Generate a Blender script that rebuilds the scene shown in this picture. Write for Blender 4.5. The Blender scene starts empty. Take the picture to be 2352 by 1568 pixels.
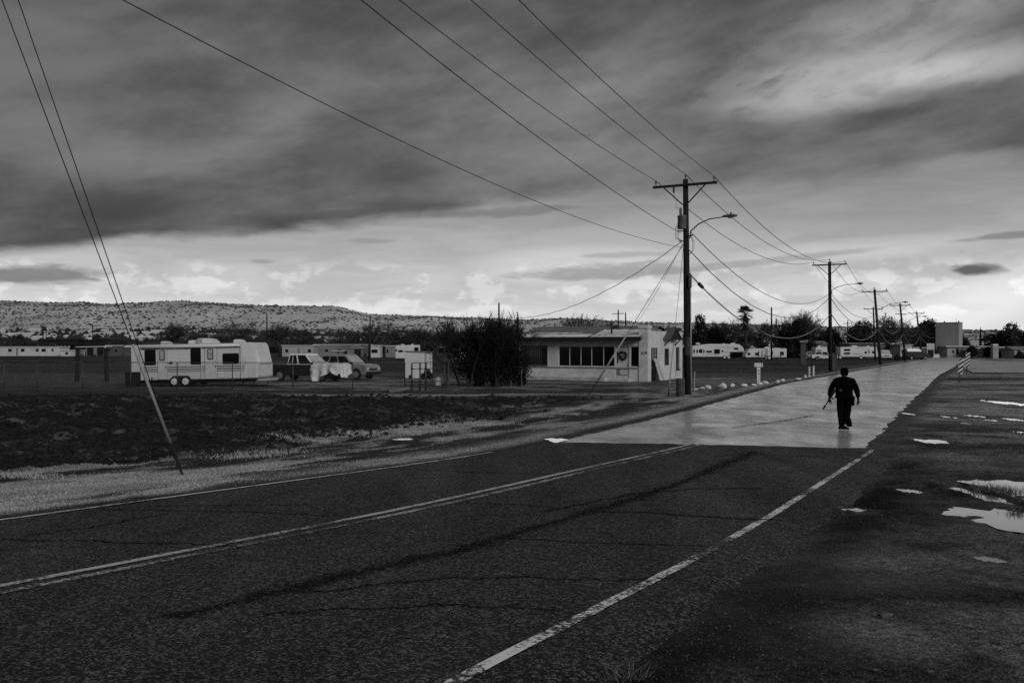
import bpy, bmesh, math, random
import numpy as np
from mathutils import Vector, Matrix

# ------------------------------------------------------------------ camera, world, sun, exposure
scene = bpy.context.scene
COL = scene.collection
F, HOR, CAMZ = 2100.0, 797.0, 2.3          # focal length in px of a 2352 px wide picture, horizon row, lens height
cam_d = bpy.data.cameras.new('camera'); cam = bpy.data.objects.new('camera', cam_d); COL.objects.link(cam)
cam_d.sensor_width = 36.0; cam_d.lens = 36.0*F/2352.0; cam_d.shift_y = 13.0/2352.0
cam_d.clip_start = 0.1; cam_d.clip_end = 12000
cam.location = (0, 0, CAMZ); cam.rotation_euler = (math.radians(90), 0, 0)
scene.camera = cam
scene.view_settings.view_transform = 'Standard'; scene.view_settings.look = 'None'
scene.view_settings.gamma = 1.0; scene.view_settings.exposure = 0.0
scene.view_settings.use_curve_mapping = False
SUN_EL, SUN_AZ = math.radians(27), math.radians(146)     # azimuth clockwise from +Y
world = bpy.data.worlds.new('World'); scene.world = world; world.use_nodes = True

def build_world():
    nt = world.node_tree; N = nt.nodes; L = nt.links; N.clear()
    def val(v):
        n = N.new('ShaderNodeValue'); n.outputs[0].default_value = v; return n.outputs[0]
    def m(op, a, b=None, c=None, clamp=False):
        n = N.new('ShaderNodeMath'); n.operation = op; n.use_clamp = clamp
        for i, v in enumerate((a, b, c)):
            if v is None: continue
            if isinstance(v, (int, float)): n.inputs[i].default_value = v
            else: L.new(v, n.inputs[i])
        return n.outputs[0]
    def mr(x, a, b, c, d, smooth=True):
        n = N.new('ShaderNodeMapRange'); n.interpolation_type = 'SMOOTHSTEP' if smooth else 'LINEAR'
        L.new(x, n.inputs[0])
        for i, v in enumerate((a, b, c, d)): n.inputs[i+1].default_value = v
        return n.outputs[0]
    def comb(x, y, z):
        n = N.new('ShaderNodeCombineXYZ')
        for i, v in enumerate((x, y, z)):
            if isinstance(v, (int, float)): n.inputs[i].default_value = v
            else: L.new(v, n.inputs[i])
        return n.outputs[0]
    def noise(vec, scale, detail=6, rough=0.55, dist=0.0):
        n = N.new('ShaderNodeTexNoise'); L.new(vec, n.inputs['Vector'])
        n.inputs['Scale'].default_value = scale; n.inputs['Detail'].default_value = detail
        n.inputs['Roughness'].default_value = rough; n.inputs['Distortion'].default_value = dist
        return n.outputs['Fac']
    def mix(f, a, b):
        return m('ADD', m('MULTIPLY', a, m('SUBTRACT', 1.0, f)), m('MULTIPLY', b, f))
    tc = N.new('ShaderNodeTexCoord'); sep = N.new('ShaderNodeSeparateXYZ'); L.new(tc.outputs['Generated'], sep.inputs[0])
    x, y, z = sep.outputs
    zz = m('MAXIMUM', z, 0.012)
    U = m('DIVIDE', x, zz); V = m('DIVIDE', y, zz)
    a = m('ADD', V, m('MULTIPLY', U, 0.55))                  # distance across the cloud deck edge (in deck heights)
    zs = m('ADD', m('MAXIMUM', z, 0.0), 0.09)
    U2 = m('DIVIDE', x, zs); V2 = m('DIVIDE', y, zs)
    a2 = m('ADD', V2, m('MULTIPLY', U2, 0.55)); b2 = m('SUBTRACT', U2, m('MULTIPLY', V2, 0.42))
    az = m('ARCTAN2', x, y); el = m('ARCSINE', z)
    # deck
    dn = noise(comb(m('MULTIPLY', a2, 1.5), m('MULTIPLY', b2, 0.95), 3.1), 1.0, 6, 0.55, 0.25)
    en = noise(comb(m('MULTIPLY', az, 3.5), m('MULTIPLY', el, 12.0), 9.7), 2.0, 6, 0.6, 0.2)
    aa = m('ADD', a, m('MULTIPLY', m('SUBTRACT', en, 0.5), 2.2))
    deck = mr(aa, 6.0, 7.1, 1.0, 0.0)
    elt = m('SUBTRACT', el, m('MULTIPLY', az, 0.16))
    an = noise(comb(m('MULTIPLY', az, 3.6), m('MULTIPLY', elt, 9.0), 6.3), 1.5, 6, 0.58, 0.15)
    dn = m('ADD', m('MULTIPLY', dn, 0.45), m('MULTIPLY', an, 0.55))
    d1 = mr(dn, 0.36, 0.66, 0.070, 0.172)
    big = noise(comb(m('MULTIPLY', a2, 0.5), m('MULTIPLY', b2, 0.32), 21.4), 0.75, 2, 0.5, 0.2)
    d1 = m('MULTIPLY', d1, mr(big, 0.35, 0.68, 0.82, 1.25))
    # thinner, lighter breaks towards the right of the deck
    fine = noise(comb(m('MULTIPLY', az, 6.0), m('MULTIPLY', elt, 13.0), 5.5), 2.0, 6, 0.6, 0.2)
    def blob(az0, el0, ra, re, tilt=0.0):
        da = m('SUBTRACT', az, az0); de = m('SUBTRACT', m('SUBTRACT', el, el0), m('MULTIPLY', da, tilt))
        q = m('ADD', m('POWER', m('ABSOLUTE', m('DIVIDE', da, ra)), 2.0), m('POWER', m('ABSOLUTE', m('DIVIDE', de, re)), 2.0))
        return q
    def pa(px): return math.atan2(px-1176, F)
    def pe(px, py): return math.atan2(HOR-py, math.hypot(px-1176, F))
    brk = None
    for (px, py, ra, re, ti, st) in ((1960, 190, .17, .030, .06, .26), (2050, 50, .17, .045, .2, .22), (1700, 270, .26, .024, .14, .07), (2250, 150, .12, .016, .03, .20),
                                     (1200, 270, .24, .04, .2, .045), (2240, 378, .09, .014, .05, .20), (500, 300, .25, .04, .12, .02)):
        g = mr(m('ADD', blob(pa(px), pe(px, py), ra, re, ti), m('MULTIPLY', m('SUBTRACT', fine, 0.5), 3.0)), 0.0, 1.3, st, 0.0)
        brk = g if brk is None else m('ADD', brk, g)
    deckc = m('ADD', d1, m('MULTIPLY', brk, mr(fine, 0.35, 0.65, 0.35, 1.0)))
    # clear air under the deck
    sky = N.new('ShaderNodeTexSky'); sky.sky_type = 'NISHITA'; sky.sun_disc = False
    sky.sun_elevation = SUN_EL; sky.sun_rotation = SUN_AZ
    bw = N.new('ShaderNodeRGBToBW'); L.new(sky.outputs[0], bw.inputs[0])
    nis = m('MULTIPLY', bw.outputs[0], 0.1)
    grad = mr(el, 0.0, 0.19, 0.72, 0.24)
    clear = m('ADD', m('MULTIPLY', grad, 0.85), m('MULTIPLY', m('MINIMUM', nis, 0.5), 0.12))
    cn = noise(comb(m('MULTIPLY', az, 3.2), m('MULTIPLY', el, 20.0), 1.7), 2.0, 5, 0.6, 0.6)
    clear = m('MULTIPLY', clear, mr(cn, 0.3, 0.7, 0.90, 1.12))
    # bright bank and cumulus near the horizon
    cu = noise(comb(m('MULTIPLY', az, 9.0), m('MULTIPLY', el, 17.0), 8.2), 2.2, 6, 0.6, 0.1)
    cub = m('MULTIPLY', mr(cu, 0.50, 0.60, 0.0, 0.15), m('MULTIPLY', mr(el, 0.025, 0.05, 0.3, 1.0), mr(el, 0.075, 0.10, 1.0, 0.0)))
    clear = m('ADD', clear, cub)
    for (px, py, ra, re, ti, st) in ((1330, 605, .12, .022, .02, .16), (2260, 690, .10, .030, .30, .18), (1950, 575, .13, .012, .05, .10)):
        g = mr(m('ADD', blob(pa(px), pe(px, py), ra, re, ti), m('MULTIPLY', m('SUBTRACT', cn, 0.5), 1.6)), 0.0, 1.4, st, 0.0)
        clear = m('ADD', clear, g)
    sn = noise(comb(m('MULTIPLY', az, 14.0), m('MULTIPLY', el, 60.0), 4.4), 1.6, 4, 0.6, 0.4)
    for (px, py, ra, re, ti, c, k) in ((1390, 624, .110, .0105, .04, .30, .8), (1730, 603, .15, .0045, .09, .34, .7), (80, 632, .075, .0105, .06, .20, .9), (2250, 618, .026, .0068, .0, .13, 1.0),
                                    (2320, 541, .05, .004, .05, .22, .8), (1160, 487, .09, .006, .05, .20, .8), (850, 553, .03, .003, .0, .28, .6), (600, 600, .015, .003, 0, .3, .7), (1440, 585, .05, .004, .02, .33, .6)):
        g = mr(m('ADD', blob(pa(px), pe(px, py), ra, re, ti), m('MULTIPLY', m('SUBTRACT', sn, 0.5), 2.2)), 0.15, 1.25, k, 0.0)
        clear = mix(g, clear, val(c))
    out = mix(deck, clear, deckc)
    out = mix(mr(z, -0.06, 0.0, 1.0, 0.0), out, val(0.05))
    out = m('MULTIPLY', out, 10.0)
    cc = comb(out, out, out)
    bg = N.new('ShaderNodeBackground'); bg.inputs['Strength'].default_value = 0.1; L.new(cc, bg.inputs['Color'])
    wo = N.new('ShaderNodeOutputWorld'); L.new(bg.outputs[0], wo.inputs['Surface'])
build_world()
world.cycles.sampling_method = 'MANUAL'; world.cycles.sample_map_resolution = 512
cy = scene.cycles; cy.max_bounces = 4; cy.diffuse_bounces = 2; cy.glossy_bounces = 2; cy.transparent_max_bounces = 8; cy.caustics_reflective = False; cy.use_denoising = False
sd = bpy.data.lights.new('sun', 'SUN'); sd.energy = 1.5; sd.angle = math.radians(24); sd.color = (1, 1, 1)
sun = bpy.data.objects.new('sun', sd); COL.objects.link(sun); sun.location = (30, -20, 60)
sdir = Vector((math.sin(SUN_AZ)*math.cos(SUN_EL), math.cos(SUN_AZ)*math.cos(SUN_EL), math.sin(SUN_EL)))
sun.rotation_euler = sdir.to_track_quat('Z', 'Y').to_euler()

# ------------------------------------------------------------------ helpers
rnd = random.Random(7); nr = np.random.default_rng(11)
def zbase(D): return np.clip(0.6*(1-np.asarray(D, float)/21.0), 0.0, 0.9)
def Dof(py):
    dy = py-HOR
    D = F*CAMZ/dy
    return D if D >= 21 else 1.7*F/(dy-60.0)
def G(px, py):
    """ground point seen at a picture position"""
    D = Dof(py); return Vector(((px-1176)/F*D, D, float(zbase(D))))
def P(px, py, D): return Vector(((px-1176)/F*D, D, CAMZ-(py-HOR)/F*D))

def vnoise(x, y, seed=0):
    xi = np.floor(x).astype(np.int64); yi = np.floor(y).astype(np.int64); xf = x-xi; yf = y-yi
    def h(i, j):
        n = (i*374761393 + j*668265263 + seed*974711) & 0x7fffffff
        n = ((n ^ (n >> 13))*1274126177) & 0x7fffffff
        return ((n ^ (n >> 16)) & 0xffff)/65535.0
    u = xf*xf*(3-2*xf); v = yf*yf*(3-2*yf)
    return (h(xi, yi)*(1-u)+h(xi+1, yi)*u)*(1-v) + (h(xi, yi+1)*(1-u)+h(xi+1, yi+1)*u)*v
def fbm(x, y, seed=0, o=4):
    s = 0; a = 0.5; t = 0
    for k in range(o):
        s = s+a*vnoise(x*2**k+17.3*k, y*2**k-9.1*k, seed+k); t += a; a *= 0.5
    return s/t
def sst(x, a, b):
    t = np.clip((x-a)/(b-a), 0, 1); return t*t*(3-2*t)

MATS = {}
def mat(name, c, rough=0.8, spec=0.3, var=0.0, vscale=3.0, bump=0.0, bscale=20.0, stretch=(1, 1, 1), metal=0.0, dirt=0.0):
    """grey procedural material: colour varied by noise, optional bump and grime"""
    if name in MATS: return MATS[name]
    m = bpy.data.materials.new(name); m.use_nodes = True; nt = m.node_tree; b = nt.nodes['Principled BSDF']
    b.inputs['Base Color'].default_value = (c, c, c, 1); b.inputs['Roughness'].default_value = rough
    b.inputs['Specular IOR Level'].default_value = spec; b.inputs['Metallic'].default_value = metal
    tc = nt.nodes.new('ShaderNodeTexCoord'); mp = nt.nodes.new('ShaderNodeMapping'); mp.inputs['Scale'].default_value = stretch
    nt.links.new(tc.outputs['Object'], mp.inputs['Vector'])
    if var > 0:
        n = nt.nodes.new('ShaderNodeTexNoise'); n.inputs['Scale'].default_value = vscale; n.inputs['Detail'].default_value = 6
        n.inputs['Roughness'].default_value = 0.65
        nt.links.new(mp.outputs[0], n.inputs['Vector'])
        r = nt.nodes.new('ShaderNodeMapRange'); r.inputs[1].default_value = 0.3; r.inputs[2].default_value = 0.7
        r.inputs[3].default_value = c*(1-var); r.inputs[4].default_value = c*(1+var)
        nt.links.new(n.outputs['Fac'], r.inputs[0])
        src = r.outputs[0]
        if dirt > 0:
            n2 = nt.nodes.new('ShaderNodeTexNoise'); n2.inputs['Scale'].default_value = vscale*0.35; n2.inputs['Detail'].default_value = 8
            n2.inputs['Roughness'].default_value = 0.75; nt.links.new(mp.outputs[0], n2.inputs['Vector'])
            r2 = nt.nodes.new('ShaderNodeMapRange'); r2.inputs[1].default_value = 0.45; r2.inputs[2].default_value = 0.62
            r2.inputs[3].default_value = 1.0; r2.inputs[4].default_value = 1-dirt
            nt.links.new(n2.outputs['Fac'], r2.inputs[0])
            mu = nt.nodes.new('ShaderNodeMath'); mu.operation = 'MULTIPLY'
            nt.links.new(src, mu.inputs[0]); nt.links.new(r2.outputs[0], mu.inputs[1]); src = mu.outputs[0]
        nt.links.new(src, b.inputs['Base Color'])
    if bump > 0:
        n = nt.nodes.new('ShaderNodeTexNoise'); n.inputs['Scale'].default_value = bscale; n.inputs['Detail'].default_value = 5
        nt.links.new(mp.outputs[0], n.inputs['Vector'])
        bp = nt.nodes.new('ShaderNodeBump'); bp.inputs['Strength'].default_value = 1.0; bp.inputs['Distance'].default_value = bump
        nt.links.new(n.outputs['Fac'], bp.inputs['Height']); nt.links.new(bp.outputs[0], b.inputs['Normal'])
    MATS[name] = m; return m

class MB:
    """collects shapes for ONE mesh object"""
    def __init__(s): s.v = []; s.f = []
    def add(s, vs, fs):
        o = len(s.v); s.v += [tuple(v) for v in vs]; s.f += [tuple(i+o for i in f) for f in fs]; return s
    def box(s, x0, x1, y0, y1, z0, z1):
        return s.add([(x0, y0, z0), (x1, y0, z0), (x1, y1, z0), (x0, y1, z0), (x0, y0, z1), (x1, y0, z1), (x1, y1, z1), (x0, y1, z1)],
                     [(0, 3, 2, 1), (4, 5, 6, 7), (0, 1, 5, 4), (1, 2, 6, 5), (2, 3, 7, 6), (3, 0, 4, 7)])
    def bar(s, p, q, w, h=None, up=(0, 0, 1)):
        p = Vector(p); q = Vector(q); h = w if h is None else h; d = (q-p).normalized(); u = Vector(up)
        if abs(d.dot(u)) > 0.98: u = Vector((1, 0, 0))
        a = d.cross(u).normalized()*w/2; b = a.cross(d).normalized()*h/2
        return s.add([p-a-b, p+a-b, p+a+b, p-a+b, q-a-b, q+a-b, q+a+b, q-a+b],
                     [(0, 3, 2, 1), (4, 5, 6, 7), (0, 1, 5, 4), (1, 2, 6, 5), (2, 3, 7, 6), (3, 0, 4, 7)])
    def tube(s, pts, rad, n=6, cap=True):
        pts = [Vector(p) for p in pts]; m = len(pts)
        rr = rad if isinstance(rad, (list, tuple)) else [rad]*m
        vs = []; fs = []; prev = None
        for i, p in enumerate(pts):
            d = (pts[min(i+1, m-1)]-pts[max(i-1, 0)]).normalized()
            if prev is None:
                u = Vector((0, 0, 1)) if abs(d.z) < 0.95 else Vector((1, 0, 0)); a = d.cross(u).normalized()
            else:
                a = (prev-d*prev.dot(d)).normalized()
            prev = a; b = d.cross(a)
            for k in range(n):
                t = 2*math.pi*k/n; vs.append(p+(a*math.cos(t)+b*math.sin(t))*rr[i])
        for i in range(m-1):
            for k in range(n):
                k2 = (k+1) % n; fs.append((i*n+k, i*n+k2, (i+1)*n+k2, (i+1)*n+k))
        if cap: fs.append(tuple(range(n-1, -1, -1))); fs.append(tuple((m-1)*n+k for k in range(n)))
        return s.add(vs, fs)
    def lathe(s, prof, n=16, origin=(0, 0, 0), axis='Z'):
        o = Vector(origin); vs = []; fs = []; m = len(prof)
        for (r, h) in prof:
            for k in range(n):
                t = 2*math.pi*k/n; c, d = r*math.cos(t), r*math.sin(t)
                vs.append(o+(Vector((c, d, h)) if axis == 'Z' else Vector((c, h, d)) if axis == 'Y' else Vector((h, c, d))))
        for i in range(m-1):
            for k in range(n):
                k2 = (k+1) % n; fs.append((i*n+k, i*n+k2, (i+1)*n+k2, (i+1)*n+k))
        fs.append(tuple(range(n-1, -1, -1))); fs.append(tuple((m-1)*n+k for k in range(n)))
        return s.add(vs, fs)
    def prism(s, prof, y0, y1, fy=None):
        """side profile (x, z) extruded from y0 to y1; fy(x, z) scales the half width"""
        n = len(prof); c = (y0+y1)/2; h = (y1-y0)/2
        vs = [(x, c-h*(fy(x, z) if fy else 1), z) for x, z in prof]+[(x, c+h*(fy(x, z) if fy else 1), z) for x, z in prof]
        fs = [tuple(range(n)), tuple(range(2*n-1, n-1, -1))]
        for i in range(n): j = (i+1) % n; fs.append((i, i+n, j+n, j))
        return s.add(vs, fs)
    def build(s, name, material, parent=None, bevel=0.0, smooth=False, segs=2):
        me = bpy.data.meshes.new(name); me.from_pydata(s.v, [], s.f); 
        bm = bmesh.new(); bm.from_mesh(me)
        bmesh.ops.recalc_face_normals(bm, faces=bm.faces)
        if bevel > 0:
            ed = [e for e in bm.edges if len(e.link_faces) == 2 and e.calc_face_angle(0) > 0.5]
            bmesh.ops.bevel(bm, geom=ed, offset=bevel, segments=segs, affect='EDGES', clamp_overlap=True)
        bm.to_mesh(me); bm.free()
        if smooth:
            me.polygons.foreach_set('use_smooth', [True]*len(me.polygons))
        return link(name, me, material, parent)
def link(name, me, material, parent=None):
    if material is not None and not me.materials: me.materials.append(material)
    o = bpy.data.objects.new(name, me); COL.objects.link(o)
    if parent is not None: o.parent = parent
    return o
def np_mesh(name, verts, faces, material, parent=None, smooth=False):
    """verts (n,3) and faces (m,k) as arrays"""
    me = bpy.data.meshes.new(name); n = len(verts); m, k = faces.shape
    me.vertices.add(n); me.vertices.foreach_set('co', np.asarray(verts, np.float32).ravel())
    me.loops.add(m*k); me.loops.foreach_set('vertex_index', faces.astype(np.int32).ravel())
    me.polygons.add(m); me.polygons.foreach_set('loop_start', np.arange(0, m*k, k, dtype=np.int32))
    me.polygons.foreach_set('loop_total', np.full(m, k, np.int32))
    if smooth: me.polygons.foreach_set('use_smooth', np.ones(m, bool))
    me.update(calc_edges=True); me.validate()
    return link(name, me, material, parent)
def tag(o, label=None, cat=None, group=None, kind=None):
    if label: o['label'] = label
    if cat: o['category'] = cat
    if group: o['group'] = group
    if kind: o['kind'] = kind
    return o
def thing(name, label, cat, loc=(0, 0, 0), rz=0.0, group=None):
    o = bpy.data.objects.new(name, None); COL.objects.link(o); o.empty_display_size = 0.2
    o.location = loc; o.rotation_euler = (0, 0, rz)
    return tag(o, label, cat, group)
def struct(o): o['kind'] = 'structure'; return o
def copy_tree(o, parent=None):
    c = o.copy(); COL.objects.link(c)
    if parent is not None: c.parent = parent
    for ch in list(o.children): copy_tree(ch, c)
    return c

RANG = math.radians(27.0)                       # heading of the far road, clockwise from +Y
RD = Vector((math.sin(RANG), math.cos(RANG), 0)); RN = Vector((math.cos(RANG), -math.sin(RANG), 0))
# ------------------------------------------------------------------ ground, road, puddles
def edge_fn(pts, near_slope, far_slope):
    g = [G(*p) for p in pts]; d = np.array([q.y for q in g]); x = np.array([q.x for q in g])
    d0, x0, d1, x1 = d[0], x[0], d[-1], x[-1]
    dd = np.concatenate([[d0-60], d, [d1+900]]); xx = np.concatenate([[x0-60*near_slope], x, [x1+900*far_slope]])
    def f(D):
        D = np.asarray(D, float); s = 0
        for k in (-2, -1, 0, 1, 2): s = s+np.interp(D+k*0.9, dd, xx)
        return s/5
    return f
XL = edge_fn([(0, 1197), (640, 1110), (1000, 1062), (1240, 1019), (1560, 945), (1800, 880), (2100, 828)], 0.64, 0.51)
XR = edge_fn([(1060, 1560), (1700, 1230), (2000, 1037), (2080, 945), (2160, 862), (2230, 822)], 0.60, 0.53)
XC = edge_fn([(0, 1357), (900, 1183), (1300, 1090), (1600, 1020), (1870, 903), (2160, 825)], 0.66, 0.52)

LW, RW = 0.45, 0.85
# puddles as picture boxes: x0, y0, x1, y1
PUD = [(2215, 1166, 2470, 1222), (2255, 1100, 2470, 1142), (2222, 1114, 2282, 1158), (2238, 1274, 2312, 1291), (2092, 1004, 2188, 1020),
       (2278, 917, 2345, 932), (2176, 951, 2204, 966), (2215, 951, 2262, 958), (2262, 961, 2290, 967), (2308, 957, 2345, 968), (2335, 985, 2370, 1000),
       (2075, 945, 2093, 953), (2075, 1120, 2105, 1132), (888, 1005, 966, 1010), 
       (2200, 968, 2232, 974), (1930, 1165, 1990, 1172)]
PW = []
for (x0, y0, x1, y1) in PUD:
    cx, cy = (x0+x1)/2, (y0+y1)/2
    c = G(cx, cy); a = G(x0, cy); b = G(x1, cy); n = G(cx, y1); f = G(cx, y0)
    k_ = .86 if cy > 1090 else .66
    PW.append((c.x, (n.y+f.y)/2, max((b.x-a.x)/2*k_, .12), max((f.y-n.y)/2*k_, .12)))

def ground_z(X, D, full=False):
    """terrain height with the road bed, verge roughness, plough clods and puddle hollows"""
    X = np.asarray(X, float); D = np.asarray(D, float)
    xl, xr = XL(D), XR(D); cosr = 0.86
    dl = (xl-X)*cosr; dr = (X-xr)*cosr
    base = zbase(D)
    n1 = fbm(X*0.35, D*0.35, 3, 4)-0.5; n2 = fbm(X*1.9, D*1.9, 8, 3)-0.5; n3 = fbm(X*5.5, D*5.5, 12, 2)-0.5
    z = base+n2*0.035+n3*0.012
    dlp = dl-LW*cosr; drp = dr-(RW*sst(D, 24, 16)+.15)*cosr      # from the ragged edge of the pavement
    off = np.where(D < 20.6, np.maximum(dlp, drp), np.maximum(dl-.26, dr-.26))
    field = sst(dl+(fbm(X*.25, D*.25, 31, 4)-.5)*5.0+(fbm(X*1.5, D*1.5, 33, 3)-.5)*2.0, 4.0, 7.0)*sst(D*0.985+(fbm(X*.2, D*.2, 41, 3)-.5)*5, 44.5, 41.0)
    z = z+field*((fbm(X*2.3, D*2.3, 51, 3)-.5)*0.42+(fbm(X*.9, D*.9, 57, 2)-.5)*.14-0.04)
    left = sst(dl, 0.6, 3.0); z = z+left*n1*0.10 - left*(1-field)*0.02
    right = sst(dr, 0.5, 3.0); z = z+right*n1*0.10
    # wheel ruts on the right shoulder
    z = z-sst(dr, 0.2, .5)*sst(dr, 1.1, .6)*0.04*sst(D, 22, 14)
    z = z-np.exp(-(off/.7)**2)*sst(D, 17, 24)*.75*(n2*.035+n3*.012)
    bed = sst(off, -0.95, -0.45); z = base-0.10+(z-base+0.10)*bed
    fuzz = (fbm(X*1.6, D*2.4, 77, 4)-.5)*1.3+(fbm(X*6, D*6, 78, 3)-.5)*.7
    for (cx, cy, rx, ry) in PW:
        msk = (np.abs(X-cx) < rx*2.2) & (np.abs(D-cy) < ry*2.2)
        if not msk.any(): continue
        r2 = ((X[msk]-cx)/(rx*1.3))**2+((D[msk]-cy)/(ry*1.3))**2
        zc = float(zbase(cy)); tgt = zc+0.055*(r2-1.0)+0.10*fuzz[msk]*np.clip(min(1, ry), .3, 1)
        w = sst(r2, 2.2, 1.1); z[msk] = z[msk]*(1-w)+np.minimum(tgt, zc+.05)*w
    z = z-0.06*sst(-off, 0.5, 0.9)
    if not full: return z
    return z, dl, dr, field, bed, n1, n2

def ground_material():
    m = bpy.data.materials.new('ground_soil'); m.use_nodes = True; nt = m.node_tree; N = nt.nodes; L = nt.links; b = N['Principled BSDF']
    tc = N.new('ShaderNodeTexCoord')
    def noise(s, d=6, r=.6, st=(1, 1, 1)):
        mp = N.new('ShaderNodeMapping'); mp.inputs['Scale'].default_value = st; L.new(tc.outputs['Object'], mp.inputs[0])
        n = N.new('ShaderNodeTexNoise'); n.inputs['Scale'].default_value = s; n.inputs['Detail'].default_value = d; n.inputs['Roughness'].default_value = r
        L.new(mp.outputs[0], n.inputs['Vector']); return n.outputs['Fac']
    def mr(x, a, bb, c, d):
        n = N.new('ShaderNodeMapRange'); L.new(x, n.inputs[0])
        for i, v in enumerate((a, bb, c, d)): n.inputs[i+1].default_value = v
        return n.outputs[0]
    def ma(op, x, y):
        n = N.new('ShaderNodeMath'); n.operation = op
        for i, v in enumerate((x, y)):
            if isinstance(v, (int, float)): n.inputs[i].default_value = v
            else: L.new(v, n.inputs[i])
        return n.outputs[0]
    def attr(nm):
        n = N.new('ShaderNodeAttribute'); n.attribute_name = nm; return n.outputs['Fac']
    col = attr('tone')
    f1 = noise(1.3, 6, .65); f2 = noise(14, 5, .7); f3 = noise(60, 3, .6)
    c = ma('MULTIPLY', col, mr(f1, .3, .7, .6, 1.4)); c = ma('MULTIPLY', c, mr(f2, .34, .66, .3, 1.75)); c = ma('MULTIPLY', c, mr(f3, .36, .64, .25, 1.9))
    cb = N.new('ShaderNodeCombineColor')
    for i in range(3): L.new(c, cb.inputs[i])
    L.new(cb.outputs[0], b.inputs['Base Color'])
    w = ma('ADD', attr('wet'), mr(f1, .35, .7, -.15, .15))
    L.new(mr(w, 0.2, 1.0, .85, .36), b.inputs['Roughness']); L.new(mr(w, 0.2, .9, .06, .42), b.inputs['Specular IOR Level'])
    bp = N.new('ShaderNodeBump'); bp.inputs['Distance'].default_value = .045
    L.new(ma('ADD', f2, ma('MULTIPLY', f3, .5)), bp.inputs['Height']); L.new(bp.outputs[0], b.inputs['Normal'])
    return m
GM = ground_material()

def make_ground():
    rows = np.concatenate([np.geomspace(3.2, 130, 520), np.geomspace(132, 6500, 70)])
    t = np.linspace(-0.9, 0.9, 620)
    D = np.repeat(rows[:, None], len(t), 1); X = t[None, :]*(D+5)
    z, dl, dr, field, bed, n1, n2 = ground_z(X, D, True)
    far = sst(D, 110, 170)
    z = z*(1-far)-far*0.02
    # tones: bare earth, pale dry grass, dark plough, wet mud
    st = fbm(X*.5-D*.25, D*.9+X*.5, 61, 4); st2 = fbm(X*.16, D*.45, 63, 4); st3 = fbm(X*1.2, D*1.2, 65, 4)
    tone = 0.075+0.05*(st3-.5)
    # left verge: streaks of pale grass along the road
    along = fbm(dl*0.75, (X*.5+D*.86)*0.13, 71, 4); al2 = fbm(dl*2.0, (X*.5+D*.86)*0.5, 73, 4)
    thr = .36+.13*sst(D, 13.5, 20)
    pl = sst((along*.5+al2*.5-thr)/.16, 0, 1)*sst(dl, .35, .8)*sst(dl+(st2-.5)*6, 6.8, 3.2)*sst(D, 75, 40)
    strip = np.exp(-((dl-.75)/.38)**2)*sst(D, 13, 18)*(.55+.6*al2)       # pale edge beside the wet road
    pl = np.maximum(pl, strip)
    path = np.exp(-((D-44.6-(X-3)*.0-np.sin(X*.25)*.5)/1.0)**2)*sst(X, -14, -9)*sst(dl, 2, 4)*sst(st, .25, .5)*.95
    path = np.maximum(path, np.exp(-((D-41.3-X*.25)/.6)**2)*sst(X, 2, 6)*sst(dl, .8, 2)*.7)
    yard = sst(D, 46, 52)*sst(D, 74, 66)*sst(dl, 1, 4)*sst(X, -22, -14)
    pl = np.maximum(pl, path); pl = np.maximum(pl, yard*sst(st, .48, .62)*.55)
    lane = np.exp(-((D-58.5)/1.7)**2)*sst(X, -17, -13)*sst(X, 1, -2)*.7
    pl = np.maximum(pl, lane)
    beyond = sst(D, 78, 84)*sst(dl, 1.5, 5)
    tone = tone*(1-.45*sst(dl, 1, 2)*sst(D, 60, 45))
    tone = tone*(1-field)+field*(0.018+.055*sst(st3, .5, .75)+.04*sst(st, .58, .75))
    tone = tone*(1-beyond*.5)*(1-beyond+beyond*(.35+1.4*fbm(X*.06, D*.16, 66, 4)))
    # right side: dark wet soil near the road, greyer grass farther out
    rg = sst(dr, .2, .8); gr = sst(st2*.6+st*.4, .42, .56)*sst(D, 17, 25)*rg
    tone = tone*(1-rg)+rg*(0.030+.080*sst(st3*.5+st*.5, .40, .62))
    tone = tone+rg*sst(D, 20, 30)*.05*(.4+1.2*st)
    mound = np.exp(-((D-66-(X-32)*.05)/5.0)**2)*sst(X, 26, 31)*rg; tone = tone*(1-.75*mound)
    pl = np.maximum(pl, gr*.62*(1-mound)); pl = np.maximum(pl, np.exp(-((D-18.2-X*.0)/1.6)**2)*sst(X, 7, 9)*rg*.5)
    tone = tone*(1-.85*np.exp(-((dr-.95)/.42)**2)*sst(D, 30, 18))  # dark band at the pavement edge, its shadow and wet painted in one tone
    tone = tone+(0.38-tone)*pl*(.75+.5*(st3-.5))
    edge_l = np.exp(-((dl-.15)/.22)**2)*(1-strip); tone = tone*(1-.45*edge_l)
    wet = 0.35*rg*sst(st2, .35, .6)+.25*(1-field)*sst(st2, .5, .7)
    rz = zbase(D)-z
    for (cx, cy, rx, ry) in PW:
        r2 = ((X-cx)/(rx*1.7))**2+((D-cy)/(ry*1.9+.2))**2
        k = np.exp(-r2*.8); wet = np.maximum(wet, k); tone = tone*(1-.55*k)
    n, mcol = X.shape
    v = np.stack([X, D, z], -1).reshape(-1, 3)
    i = np.arange(n-1)[:, None]*mcol+np.arange(mcol-1)[None, :]
    f = np.stack([i, i+1, i+1+mcol, i+mcol], -1).reshape(-1, 4)
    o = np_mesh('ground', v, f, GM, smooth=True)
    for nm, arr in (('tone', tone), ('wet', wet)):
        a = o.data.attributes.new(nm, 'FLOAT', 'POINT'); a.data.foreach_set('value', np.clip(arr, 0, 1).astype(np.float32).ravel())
    struct(o); return tone, pl, X, D, z
GT = make_ground()
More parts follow.
